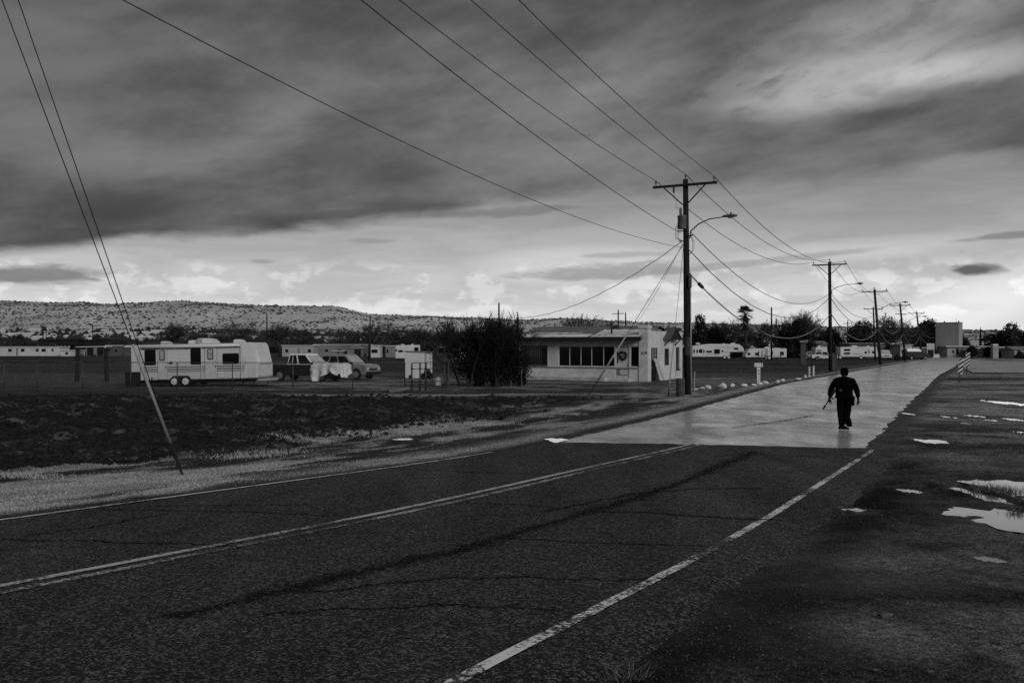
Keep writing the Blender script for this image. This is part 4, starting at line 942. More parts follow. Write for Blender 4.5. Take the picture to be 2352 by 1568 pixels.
# ------------------------------------------------------------------ cars
def vehicle(name, label, cat, loc, rz, L, Wd, belt, roof, cab, body_m, cab_m, hood=.95, deck=None, wr=.36, pickup=False, group=None, split=None):
    """local x forward from the rear bumper; cab = (x rear, x roof rear, x roof front, x windscreen foot)"""
    t = thing(name, label, cat, loc, rz, group); h = Wd/2; xa, xb = .95, L-.9; b0 = .33; R = wr+.07
    def arch(xc): return [(xc+R*math.cos(a), max(b0, wr+R*math.sin(a))) for a in [math.pi*(1-k/8) for k in range(9)]]
    c0, c1, c2, c3 = cab; deck = belt if deck is None else deck
    prof = [(0.03, b0+.12), (.12, b0)]+arch(xa)+arch(xb)+[(L-.1, b0), (L, b0+.15), (L, .72), (L-.08, hood-.07), (L-.25, hood), (c3, belt)]
    prof += [(c0, belt), (c0-.01, deck), (.06, deck), (0, deck-.1)]
    MB().prism(prof, -h, h).build('body', body_m, t, bevel=.035)
    k = .80
    cabp = MB().prism([(c0, belt-.02), (c3, belt-.02), (c2, roof-.02), (c2-.12, roof), (c1+.1, roof), (c1, roof-.03)], -h*.97, h*.97, lambda x, z: 1-(1-k)*max(0, (z-belt)/(roof-belt))).build('cab', cab_m, t, bevel=.03)
    def yy(z): return h*.97*(1-(1-k)*(z-belt)/(roof-belt))+.006
    zl, zh = belt+.05, roof-.10
    def xat(xA, xB, z): return xA+(xB-xA)*(z-belt)/(roof-belt)
    cuts = split or ((0, .48), (.53, 1))
    for s in (-1, 1):
        for (a, b_) in cuts:
            lo0, lo1 = c0+.10, c3-.16; hi0, hi1 = c1+.10, c2-.06
            q = [(lo0+(lo1-lo0)*a, zl), (lo0+(lo1-lo0)*b_, zl), (hi0+(hi1-hi0)*b_, zh), (hi0+(hi1-hi0)*a, zh)]
            MB().add([(x, s*yy(z), z) for x, z in q]+[(x, s*(yy(z)-.012), z) for x, z in q], [(0, 1, 2, 3), (7, 6, 5, 4), (0, 4, 5, 1), (1, 5, 6, 2), (2, 6, 7, 3), (3, 7, 4, 0)]).build('side_window', M_GLASS, cabp)
        MB().box(c3-.12, c3+.02, s*(h+.02)-.08, s*(h+.02)+.08, belt+.02, belt+.18).build('mirror', M_BLK, t, bevel=.02)
        for i, x in enumerate((xa, xb)): wheel(t, x, s*(h-.12), wr, .22, s, 16, mat('grey_rim', .2, .4, .5, .2, 8))
        MB().box(L-.03, L+.015, s*h*.78-.14, s*h*.78+.14, .66, .82).build('headlight', mat('headlight_glass', .5, .15, .6), t, bevel=.015)
        MB().box(-.015, .03, s*h*.85-.07, s*h*.85+.07, .65, .95).build('tail_light', mat('tail_glass', .05, .2, .5), t)
        MB().box((c1+c2)/2-.1, (c1+c2)/2+.08, s*(h+.005)-.012, s*(h+.005)+.012, belt-.12, belt-.08).build('door_handle', M_BLK, t)
    for nm, (xlo, xhi, off) in (('windscreen', (c3, c2, .012)), ('rear_window', (c0, c1, -.012))):
        q = [(xat(xlo, xhi, z)+off, s*(yy(z)-.07), z) for z, s in ((zl, -1), (zl, 1), (zh, 1), (zh, -1))]
        MB().add(q+[(x-off*.9, y, z) for x, y, z in q], [(0, 1, 2, 3), (7, 6, 5, 4), (0, 4, 5, 1), (1, 5, 6, 2), (2, 6, 7, 3), (3, 7, 4, 0)]).build(nm, mat('sky_reflection_glass', .40, .12, .6, .3, 2), cabp)  # pale base colour stands in for the sky reflected in the glass
    MB().box(L-.02, L+.09, -h*.97, h*.97, .40, .56).build('front_bumper', M_BLK if body_m is not MATS.get('white_car') else M_GEL, t, bevel=.03)
    MB().box(-.09, .02, -h*.95, h*.95, .42, .58).build('rear_bumper', M_BLK, t, bevel=.03)
    g = MB().box(L-.02, L+.012, -h*.55, h*.55, .64, .80).build('grille', M_BLK, t)
    for k2 in range(3): MB().box(L+.012, L+.02, -h*.53, h*.53, .67+k2*.045, .685+k2*.045).build('grille_bar', M_STEEL, g)
    return t
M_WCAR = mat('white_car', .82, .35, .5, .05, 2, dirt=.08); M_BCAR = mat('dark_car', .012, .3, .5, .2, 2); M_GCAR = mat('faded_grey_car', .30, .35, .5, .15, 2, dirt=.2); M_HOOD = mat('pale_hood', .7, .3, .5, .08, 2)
pk_a = math.radians(-24)
c = P(635, 876, 63.5); pk = vehicle('pickup_truck', 'extended cab pickup, white above and black below, hood under a pale tarp', 'pickup truck', (c.x, 63.5, 0), pk_a, 5.25, 1.75, 1.12, 1.86, (1.55, 1.65, 3.0, 3.72), M_BCAR, M_WCAR, hood=1.12, deck=1.12, wr=.37, split=((0, .16), (.2, .40), (.48, 1)))
def tarp():
    nx, nyy = 44, 60; v = []; r = np.random.default_rng(5)
    for i in range(nx):
        u = i/(nx-1); x = 3.55+u*1.98
        top = 1.26-.05*u-.15*max(0, u-.75)*4*(u-.75)
        fold = 0.10*math.sin(u*21)+.06*math.sin(u*43+1)
        endf = max(0, (u-.9)/.1)
        hem = .34+.30*math.sin(u*5.2+3.6)+.03*math.sin(u*17)
        hem = max(.06, hem*(1-.0))
        for j in range(nyy):
            s = j/(nyy-1)*2-1; a = abs(s); sg = 1 if s > 0 else -1
            if a < .5:
                y = s/.5*.86; z = top+.035*math.sin(x*8+y*5)+.02*math.sin(y*13-x*4)
            else:
                k = (a-.5)/.5; z = top-(top-hem)*k-.02; y = sg*(.88+.05+.14*k*(1+math.sin(u*17+sg)*.9)+.05*fold*k*8*.3)
            xx = x+(.10*math.sin(z*9+s*4) if u > .85 else .04*math.sin(z*14))*(1 if a > .5 else .3)
            v.append((xx, y, z))
    # front flap
    f = [(i*nyy+j, (i+1)*nyy+j, (i+1)*nyy+j+1, i*nyy+j+1) for i in range(nx-1) for j in range(nyy-1)]
    base = (nx-1)*nyy; rows = 12; last = [base+j for j in range(nyy)]
    for k in range(1, rows):
        cur = []
        for j in range(nyy):
            x, y, z = v[base+j]; q = k/(rows-1); zb = min(z, .42+.16*math.sin(j*.16)+.05*math.sin(j*.5)); cur.append(len(v))
            v.append((x+.05+.10*q+.06*q*math.sin(j*.8), y*(1-.05*q), z+(zb-z)*q))
        f += [(last[j], cur[j], cur[j+1], last[j+1]) for j in range(nyy-1)]; last = cur
    b = MB(); b.add(v, f); return b
tp = tarp().build('tarpaulin', mat('pale_tarp', .68, .55, .35, .15, 1.5, .012, 9, (1, 1, .35), dirt=.15), None, smooth=True); tp.location = (c.x, 63.5, 0); tp.rotation_euler = (0, 0, pk_a)
tag(tp, 'pale wrinkled tarpaulin draped over the hood of the pickup', 'tarpaulin')
c = P(752, 868, 67.5); vehicle('sport_utility_vehicle', 'dark sport utility vehicle with a pale hood parked beside the tarped pickup', 'car', (c.x-.3, 67.5, 0), math.radians(-27), 4.5, 1.75, 1.08, 1.75, (.1, .5, 2.55, 3.25), M_GCAR, M_GCAR, hood=1.05, wr=.36, split=((0, .3), (.34, .62), (.66, 1)))
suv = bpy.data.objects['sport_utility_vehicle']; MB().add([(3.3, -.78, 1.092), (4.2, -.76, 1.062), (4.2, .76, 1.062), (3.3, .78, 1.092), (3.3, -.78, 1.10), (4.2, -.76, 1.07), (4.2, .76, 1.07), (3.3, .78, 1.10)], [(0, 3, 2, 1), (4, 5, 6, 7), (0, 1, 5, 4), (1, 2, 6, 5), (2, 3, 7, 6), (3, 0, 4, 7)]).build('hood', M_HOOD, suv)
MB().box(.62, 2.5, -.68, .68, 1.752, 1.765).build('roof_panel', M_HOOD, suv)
c = P(2026, 826, 166); vehicle('white_pickup', 'white pickup parked head on beyond the leaning lamp pole', 'pickup truck', (c.x+2.2, 171, 0), math.radians(-105), 5.0, 1.8, 1.05, 1.75, (1.4, 1.5, 2.9, 3.6), M_WCAR, M_WCAR, wr=.37)
c = P(2088, 826, 166); vehicle('dark_pickup', 'dark sided truck with white camper roof by the hedge', 'pickup truck', (c.x, 168, 0), 0, 4.4, 1.8, 1.5, 2.0, (.2, .25, 2.4, 3.0), M_BCAR, M_WCAR, wr=.36)
c = P(1838, 824, 180); vehicle('old_sedan', 'pale old sedan among the brush beside the small trailer', 'car', (c.x, 180, 0), 0, 4.5, 1.75, .95, 1.4, (.8, 1.2, 2.5, 3.2), M_GCAR, M_GCAR, wr=.32)
c = P(1876, 826, 160); vehicle('white_van', 'white low car in front of the boxy camper', 'car', (c.x, 163, 0), math.radians(-12), 4.4, 1.75, 1.0, 1.55, (.4, .8, 2.5, 3.3), M_WCAR, M_WCAR, wr=.33)

# ------------------------------------------------------------------ fences and yard things
M_FP = mat('fence_pipe', .05, .5, .4, .3, 5); M_FPL = mat('bright_fence_pipe', .22, .5, .4, .3, 5)
def chain():
    m = bpy.data.materials.new('chain_link'); m.use_nodes = True; nt = m.node_tree; N = nt.nodes; L = nt.links; b = N['Principled BSDF']; b.inputs['Base Color'].default_value = (.05, .05, .05, 1)
    tc = N.new('ShaderNodeTexCoord'); sp = N.new('ShaderNodeSeparateXYZ'); L.new(tc.outputs['Object'], sp.inputs[0])
    def ma(op, x, y):
        n = N.new('ShaderNodeMath'); n.operation = op
        for i, v in enumerate((x, y)):
            if isinstance(v, (int, float)): n.inputs[i].default_value = v
            else: L.new(v, n.inputs[i])
        return n.outputs[0]
    o = []
    for s in (1, -1): o.append(ma('LESS_THAN', ma('FRACT', ma('MULTIPLY', ma('ADD', sp.outputs[0], ma('MULTIPLY', sp.outputs[2], s)), 14.0), 0.0), .065))
    k = ma('MAXIMUM', o[0], o[1]); tr = N.new('ShaderNodeBsdfTransparent'); mx = N.new('ShaderNodeMixShader'); out = N['Material Output']
    L.new(k, mx.inputs[0]); L.new(tr.outputs[0], mx.inputs[1]); L.new(b.outputs[0], mx.inputs[2]); L.new(mx.outputs[0], out.inputs['Surface']); return m
M_CH = chain()
def fence(label, pts, H, mesh=True, pm=None, posts=True, rail_r=.021):
    """chain link run through ground points; posts at the points"""
    o = Vector(pts[0]); t = thing('chain_link_fence', label, 'fence', tuple(o)); pm = pm or M_FP
    loc = [Vector(p)-o for p in pts]
    for p in loc: MB().tube([p+Vector((0, 0, -.2)), p+Vector((0, 0, H+.02))], .03, 7).build('post', pm, t, smooth=True)
    for a, b in zip(loc[:-1], loc[1:]):
        MB().tube([a+Vector((0, 0, H)), b+Vector((0, 0, H))], rail_r, 6).build('top_rail', pm, t, smooth=True)
        if mesh:
            w = (b-a).length; ang = math.atan2(b.y-a.y, b.x-a.x)
            m_ = MB().add([(0, 0, .03), (w, 0, .03), (w, 0, H), (0, 0, H)], [(0, 1, 2, 3)]).build('mesh_panel', M_CH, t); m_.location = a; m_.rotation_euler = (0, 0, ang)
    return t
def FG(px, D): return Vector(((px-1176)/F*D, D, 0))
fence('long chain link fence running before the travel trailer and pickup', [FG(px, D) for px, D in ((85, 51), (190, 50.6), (300, 50.4), (407, 50.2), (534, 50), (673, 50), (810, 50), (930, 50))], 1.46)
fence('chain link run on the far left edge of the yard', [FG(px, D) for px, D in ((-60, 52), (10, 51.6), (85, 51.2))], 1.5)
fence('short chain link run beside the big bush', [FG(1021, 53), FG(1075, 56), FG(1118, 59)], 1.55)
ga = thing('pipe_gate', 'swung open pipe gate with thick posts beside the white shed', 'gate', tuple(FG(946, 49)))
for dx, h in ((0, 1.42), (.44, 1.45), (.74, 1.5)):
    g_ = MB().tube([(dx, 0, -.1), (dx, 0, h)], .045, 8).build('gate_post', M_FP, ga, smooth=True)
    for z in (.45, 1.15): MB().box(dx-.07, dx+.07, -.06, .06, z-.03, z+.03).build('hinge', M_DARK, g_)
for z in (.42, 1.12, 1.46): MB().tube([(0, 0, z), (.74, 0, z+.01), (1.85, 1.6, z+.05)], .022, 6).build('rail', M_FP, ga, smooth=True)
MB().tube([(1.85, 1.6, .0), (1.85, 1.6, 1.5)], .035, 8).build('end_post', M_FP, ga)
g2 = thing('small_gate', 'narrow pale wire gate frame at the foot of the big bush', 'gate', tuple(FG(1160, 54.2)))
for dx in (-.35, .35, .98): MB().tube([(dx, 0, 0), (dx, 0, 1.13)], .026, 6).build('gate_post', M_FPL, g2)
MB().tube([(0, 0, 1.1), (.98, 0, 1.1)], .02, 6).build('top_rail', M_FPL, g2); MB().box(.84, .96, -.03, .03, .85, .98).build('latch', M_FPL, g2)
for px, lb in ((177, 'thick dark timber post beside the carport, plain top'), (246, 'thick dark timber post with a pale cap fitting')):
    b_ = P(px, 875, 62); t_ = thing('timber_post', lb, 'post', (b_.x, 62, 0))
    MB().tube([(0, 0, -.2), (.04 if px < 200 else -.1, 0, 2.3)], [.15, .12], 10).build('shaft', M_POLE, t_)
    if px > 200: MB().lathe([(.05, 0), (.07, .08), (.03, .15)], 8, (-.08, -.1, 2.25)).build('insulator', M_GEL, t_)
def shed():
    p = P(930, 868, 68); t = thing('shed', 'small plain white box shed with a crumbling top edge', 'shed', (p.x, 68, 0), math.radians(-12))
    MB().box(0, 1.6, 0, 1.7, 0, 1.96).build('walls', mat('shed_paint', .66, .7, .3, .06, 1.5, dirt=.1), t)
    MB().add([(-.06, -.06, 1.96), (1.7, -.06, 1.9), (1.7, 1.8, 1.9), (-.06, 1.8, 1.96), (-.06, -.06, 2.02), (1.7, -.06, 1.96), (1.7, 1.8, 1.96), (-.06, 1.8, 2.02)], [(0, 3, 2, 1), (4, 5, 6, 7), (0, 1, 5, 4), (1, 2, 6, 5), (2, 3, 7, 6), (3, 0, 4, 7)]).build('roof', M_TRIM, t)
    MB().box(1.55, 1.61, -.012, 0, 0, 1.9).build('corner_trim', M_TRIM, t); MB().box(1.602, 1.62, .25, .31, 0, 1.9).box(1.602, 1.62, 1.1, 1.16, 0, 1.9).build('door_trim', M_TRIM, t)
    MB().box(.38, .6, -.1, -.01, .0, .25).build('hose_bib', M_DARK, t)
shed()
tag(MB().lathe([(.17, 0), (.19, .3), (.16, .45), (.07, .52)], 12, tuple(FG(1006, 55))).build('white_barrel', M_GEL), 'small rounded white tub beside the gate post', 'tub')
tag(MB().tube([P(893, 902, 46.5)+Vector((0, 0, .05)), P(915, 899, 46.8)+Vector((0, 0, .05)), P(937, 895, 47.5)+Vector((0, 0, .06))], [.09, .10, .11], 8).build('fallen_log', mat('grey_log', .13, .9, .2, .4, 4, .01, 10)), 'grey log lying on the ground before the pipe gate', 'log')
# mailbox
p = G(1742, 879); mb = thing('mailbox', 'white mailbox on a broad white post with painted numbers', 'mailbox', tuple(p), math.radians(-8))
MB().box(-.11, .11, -.08, .08, -.1, 1.02).build('post', mat('white_post_paint', .66, .7, .3, .1, 4, dirt=.15), mb, bevel=.01)
MB().prism([(-.27, 1.02), (.27, 1.02), (.27, 1.25), (.24, 1.28), (-.24, 1.28), (-.27, 1.25)], -.11, .11).build('box', M_GEL, mb, bevel=.03)
MB().box(.18, .2, -.13, -.11, 1.1, 1.28).build('flag', M_STRIPE, mb)
for s, zz in (('4', .80), ('9', .58)): text_mesh('number', s, .19, M_BAR, (0, -.083, zz), (math.radians(90), math.radians(90), 0), mb, .003)
# white painted rocks
M_ROCK = mat('whitewashed_rock', .72, .85, .2, .1, 4, .01, 12, dirt=.12)
def rock(zx0, zx1, zy0, zy1, seed, label):
    f7 = lambda zx: (1660+zx/5.88)*.9408; g7 = lambda zy: (730+zy/5.88)*.9408
    c = G(f7((zx0+zx1)/2), g7(zy1)); sc = c.y/F*.9408/5.88; w = (zx1-zx0)*sc/2; h = (zy1-zy0)*sc; r = random.Random(seed)
    bm = bmesh.new(); bmesh.ops.create_icosphere(bm, subdivisions=2, radius=1)
    pl = [Vector((r.gauss(0, 1), r.gauss(0, 1), r.gauss(0, 1))).normalized() for _ in range(9)]
    for v in bm.verts:
        for n in pl:
            d = v.co.dot(n)-.72
            if d > 0: v.co -= n*d
        v.co = Vector((v.co.x*w*1.15, v.co.y*w*.9, (v.co.z+.55)*h*.66))
    me = bpy.data.meshes.new('painted_rock'); bm.to_mesh(me); bm.free(); o = link('painted_rock', me, M_ROCK); o.location = c; tag(o, label, 'rock', 'white rocks lining the verge')
rk_ = [(190, 270, 1283, 1300, 'flat white rock close against the transformer pole'), (270, 365, 1255, 1285, 'low white rock leaning on a taller white block'), (358, 452, 1228, 1282, 'upright white block beside a low white rock'),
       (550, 680, 1198, 1277, 'largest white rock, with a folded ridged face'), (718, 790, 1208, 1260, 'pointed small white rock next to the largest one'), (870, 972, 1213, 1255, 'wedge shaped white rock with a dark end'),
       (1018, 1108, 1210, 1246, 'long low white rock before the mailbox'), (1120, 1184, 1190, 1226, 'small white rock touching a square one'), (1182, 1272, 1168, 1216, 'square white rock left of the mailbox post'),
       (1370, 1434, 1155, 1206, 'white rock at the foot of the mailbox post'), (1434, 1507, 1138, 1186, 'white cube shaped rock past the mailbox'), (1655, 1750, 1130, 1157, 'thin flat white slab beyond the mailbox'), (1782, 1818, 1085, 1126, 'small white block near the twin short posts')]
for i, (a, b_, c_, d_, l_) in enumerate(rk_): rock(a, b_, c_, d_, 20+i, l_)
for px, py, h, l_, holes in ((1748+0, 0, 0, '', 0),)[0:0]: pass
for zx, zt, zb, l_, holes in ((1857, 975, 1115, 'short white post with dark holes on the verge', 1), (1917, 965, 1097, 'short plain white post next to the one with holes', 0)):
    c = G((1660+zx/5.88)*.9408, (730+zb/5.88)*.9408); h = (zb-zt)*c.y/F*.16
    t_ = thing('short_post', l_, 'post', tuple(c)); MB().box(-.06, .06, -.05, .05, -.1, h).build('post', MATS['white_post_paint'], t_, bevel=.008)
    MB().box(-.07, .07, -.06, .06, h, h+.03).build('cap', MATS['white_post_paint'], t_)
    if holes:
        for z in (h*.3, h*.55, h*.9): MB().box(-.035, .035, -.056, -.048, z-.03, z+.03).build('hole', M_BAR, t_)
for zx, zt, zb, l_ in ((1130, 740, 940, 'weathered fence post left of the small cream trailer door'), (1178, 735, 945, 'pale fence post before the small cream trailer'), (1220, 800, 935, 'shorter pale post before the small cream trailer'), (1447, 760, 940, 'thin post near the tail of the small cream trailer')):
    px = (1660+zx/5.88)*.9408; D = Dof((730+zb/5.88)*.9408); z = CAMZ-((730+zt/5.88)*.9408-HOR)/F*D
    tag(MB().tube([FG(px, D), FG(px, D)+Vector((0, 0, z))], [.07, .06], 7).build('fence_post', mat('grey_post', .07, .9, .2, .3, 4)), l_, 'post')
px = (1660+1770/5.88)*.9408; D = 120; tg_ = thing('timber_gatepost', 'wide weathered timber board post with a pale cap', 'post', tuple(FG(px, D))); MB().box(-.35, .35, -.1, .1, 0, 2.9).build('board', MATS['grey_post'], tg_); MB().prism([(-.5, 2.9), (.45, 2.9), (.6, 3.25), (-.5, 3.15)], -.3, .3).build('cap', M_TRIM, tg_)
px = (1660+2240/5.88)*.9408; D = 84; tg_ = thing('notice_post', 'thin dark post with crossbar beside the drive lamp pole', 'post', tuple(FG(px, D))); MB().box(-.05, .05, -.05, .05, 0, 2.5).build('shaft', M_DARK, tg_); MB().box(-1.2, .3, -.03, .03, 1.55, 1.62).build('crossbar', M_DARK, tg_)
tag(MB().box(0, .45, 0, .1, 0, 1.75).build('weathered_plank', MATS['grey_post']), 'grey plank standing behind the thin dark post', 'plank').location = tuple(FG(px-8, 86))
# striped object markers
def stripes():
    m = bpy.data.materials.new('diagonal_stripes'); m.use_nodes = True; nt = m.node_tree; N = nt.nodes; L = nt.links; b = N['Principled BSDF']
    tc = N.new('ShaderNodeTexCoord'); sp = N.new('ShaderNodeSeparateXYZ'); L.new(tc.outputs['Object'], sp.inputs[0])
    def ma(op, x, y):
        n = N.new('ShaderNodeMath'); n.operation = op
        for i, v in enumerate((x, y)):
            if isinstance(v, (int, float)): n.inputs[i].default_value = v
            else: L.new(v, n.inputs[i])
        return n.outputs[0]
    k = ma('GREATER_THAN', ma('FRACT', ma('MULTIPLY', ma('SUBTRACT', sp.outputs[2], ma('MULTIPLY', sp.outputs[0], .85)), 3.35), 0), .5)
    r = N.new('ShaderNodeMapRange'); L.new(k, r.inputs[0]); r.inputs[3].default_value = .012; r.inputs[4].default_value = .55
    cb = N.new('ShaderNodeCombineColor')
    for i in range(3): L.new(r.outputs[0], cb.inputs[i])
    L.new(cb.outputs[0], b.inputs['Base Color']); b.inputs['Roughness'].default_value = .45; return m
M_STP = stripes()
for (px, py, w, z0, z1, tilt, l_) in ((2203, 878.5, .31, .56, 1.62, .10, 'tilted black and white striped road marker at the pavement edge'), (2220, 859, .38, .62, 1.86, .07, 'taller striped road marker on the far side of the ditch')):
    c = G(px, py); t_ = thing('object_marker', l_, 'road sign', tuple(c), math.radians(-4)); t_.rotation_euler = (0, tilt, math.radians(-4))
    MB().box(-.035, .035, .0, .05, -.2, z1-.1).build('post', M_DARK, t_)
    MB().box(-w/2, w/2, -.012, -.001, z0, z1).build('striped_panel', M_STP, t_, bevel=.004, segs=1)
    for z in (z0+.12, z1-.2): MB().lathe([(.014, -.02), (.014, .0)], 6, (0, -.002, z), 'Y').build('bolt', M_STEEL, t_)
# ------------------------------------------------------------------ trees
M_BARK = mat('bare_bark', .045, .95, .05, .3, 3); M_TWIG = mat('bare_twigs', .06, .95, .05, .2, 2); M_EVER = mat('evergreen_needles', .022, .9, .1, .5, .9); M_EVER2 = mat('olive_leaves', .04, .9, .1, .5, .8)
M_BUSH = mat('dark_bush_leaves', .014, .95, .05, .5, 1.5)
def grow(b, p, d, L, r, lev, maxlev, R, kids, spread, upw, rmin, nseg=3, thin=.62):
    pts = [p]; rr = [r]; q = p.copy(); dd = d.copy()
    for i in range(nseg):
        dd = (dd+Vector((R.gauss(0, .13), R.gauss(0, .13), R.gauss(0, .10)+upw))).normalized(); q = q+dd*(L/nseg); pts.append(q.copy()); rr.append(max(rmin, r*(1-(1-thin)*(i+1)/nseg)))
    b.tube(pts, rr, 5 if lev == 0 else (4 if lev == 1 else 3), cap=False)
    if lev >= maxlev: return
    k = kids+R.choice((0, 0, 1))
    for i in range(k):
        t = R.uniform(.35, 1.0) if i else 1.0; j = min(nseg-1, int(t*nseg)); c = pts[j].lerp(pts[j+1], t*nseg-j) if t < 1 else pts[-1]
        ax = Vector((R.gauss(0, 1), R.gauss(0, 1), R.gauss(0, .5))).normalized(); nd = (dd+ax*spread*R.uniform(.6, 1.2)).normalized()
        grow(b, c, nd, L*R.uniform(.55, .8), max(rmin, r*thin*R.uniform(.55, .85)), lev+1, maxlev, R, kids, spread, upw, rmin, 3 if lev < 2 else 2, thin)
def bare_proto(seed, H=8.0, stems=1, maxlev=5, kids=4, spread=.75, rmin=.021, upw=.03):
    R = random.Random(seed); tr = MB(); cr = MB()
    for s in range(stems):
        a = R.uniform(0, 6.28); d = Vector((math.cos(a)*.25*(stems > 1), math.sin(a)*.25*(stems > 1), 1)).normalized(); o = Vector((0, 0, -.3))
        th = H*.22; top = o+d*(th+.3); tr.tube([o, o.lerp(top, .5), top], [.26, .2, .17], 8)
        for k in range(5):
            ax = Vector((R.gauss(0, 1), R.gauss(0, 1), 0)).normalized(); grow(cr, o.lerp(top, R.uniform(.75, 1.0)), (d+ax*spread*.75).normalized(), H*.30, .13, 1, maxlev, R, kids, spread, upw, rmin)
    zmax = max(v[2] for v in cr.v); cr.v = [(x*H/zmax, y*H/zmax, z*H/zmax) for x, y, z in cr.v]; tr.v = [(x*H/zmax, y*H/zmax, z*H/zmax) for x, y, z in tr.v]
    def me(mb, n, m):
        q = bpy.data.meshes.new(n); q.from_pydata(mb.v, [], mb.f); q.materials.append(m); return q
    return me(tr, 'trunk', M_BARK), me(cr, 'crown', M_TWIG)
def leaf_proto(seed, blobs, n, size, m, trunk_h, trunk_r=.2):
    """crown of many small leaf clump faces spread through several uneven lobes"""
    r = np.random.default_rng(seed); cs = []; w = np.array([b[3]*b[4]*b[5] for b in blobs]) ** .7; w = w/w.sum()
    for b, k in zip(blobs, (w*n).astype(int)):
        d = r.normal(size=(k, 3)); d /= np.linalg.norm(d, axis=1)[:, None]; rad = r.uniform(.45, 1.0, k)**.5*(1+.16*r.normal(size=k))
        cs.append(np.array(b[:3])+d*rad[:, None]*np.array(b[3:6]))
    c = np.concatenate(cs); k = len(c); s = size*r.uniform(.5, 1.4, k)
    a = r.normal(size=(k, 3)); a /= np.linalg.norm(a, axis=1)[:, None]; bb = np.cross(a, r.normal(size=(k, 3))); bb /= np.linalg.norm(bb, axis=1)[:, None]
    v = np.stack([c+a*s[:, None], c+bb*s[:, None]*.8, c-a*s[:, None]*.8, c-bb*s[:, None]], 1).reshape(-1, 3); f = np.arange(k*4).reshape(-1, 4)
    o = np_mesh('crown', v, f, m); crown = o.data; bpy.data.objects.remove(o)
    t = MB().tube([(0, 0, -.3), (0.05, 0, trunk_h*.5), (0, 0, trunk_h)], [trunk_r*1.2, trunk_r, trunk_r*.6], 8)
    for b in blobs: t.tube([(0, 0, trunk_h*.7), tuple(Vector(b[:3])*.8+Vector((0, 0, trunk_h*.15)))], [trunk_r*.5, trunk_r*.2], 5)
    tm = bpy.data.meshes.new('trunk'); tm.from_pydata(t.v, [], t.f); tm.materials.append(M_BARK); return tm, crown
def plant(proto, name, label, cat, px, pytop, D, wpx=None, H0=8.0, W0=6.0, rz=None, group=None, z0=0.0):
    top = CAMZ-(pytop-HOR)/F*D; s = (top-z0)/H0; sx = s if wpx is None else wpx/F*D/W0
    t = thing(name, label, cat, ((px-1176)/F*D, D, z0), rnd.uniform(0, 6.28) if rz is None else rz, group)
    for nm, me in zip(('trunk', 'crown'), proto):
        o = bpy.data.objects.new(nm, me); COL.objects.link(o); o.parent = t; o.scale = (sx, sx, s)
    return t
BARE = [bare_proto(3, 8, 1), bare_proto(8, 8, 2, kids=3), bare_proto(15, 8, 1, spread=.9), bare_proto(23, 8, 3, kids=3, spread=.6, upw=.08)]
EV_ROUND = leaf_proto(5, [(0, 0, 4.6, 2.6, 2.6, 2.6), (-1.3, .4, 3.6, 2.0, 2.0, 1.9), (1.4, -.3, 3.5, 1.9, 1.9, 2.0), (.4, .5, 6.3, 1.7, 1.7, 1.6), (-.6, -.6, 2.2, 2.2, 2.0, 1.4), (1.2, .8, 2.0, 1.7, 1.7, 1.3)], 6500, .17, M_EVER, 3)
EV_TALL = leaf_proto(6, [(0, 0, 6.6, 1.5, 1.5, 1.3), (-.9, 0, 5.2, 1.6, 1.6, 1.4), (.9, .3, 4.6, 1.7, 1.7, 1.3), (-.2, -.4, 3.1, 2.1, 2.1, 1.5), (.3, 0, 1.8, 2.2, 2.2, 1.3), (1.7, 0, 3.2, 1.1, 1.1, .9)], 5200, .17, M_EVER, 4)
EV_OPEN = leaf_proto(9, [(-1.6, 0, 5.2, 1.3, 1.3, 1.0), (.2, .3, 6.9, 1.5, 1.5, 1.0), (1.7, -.2, 5.8, 1.3, 1.3, .9), (-.6, -.5, 3.8, 1.6, 1.6, 1.0), (1.0, .4, 3.4, 1.6, 1.6, 1.2), (-.2, 0, 1.9, 2.2, 2.2, 1.2)], 4200, .17, M_EVER2, 5)
CYPR = leaf_proto(12, [(0, 0, .6+.75*k, .9*(1-k/10.5)**.7, .9*(1-k/10.5)**.7, .8) for k in range(10)], 2600, .14, M_EVER, 6)
SHRUB = leaf_proto(14, [(0, 0, 2.8, 2.6, 2.6, 2.2), (-2, .5, 2.0, 2.0, 2.0, 2.0), (2, -.3, 2.2, 2.0, 2.0, 2.2), (.4, 0, 5.2, 1.8, 1.8, 2.2)], 4200, .25, M_EVER2, 2)
BG = 'bare winter trees beyond the field'
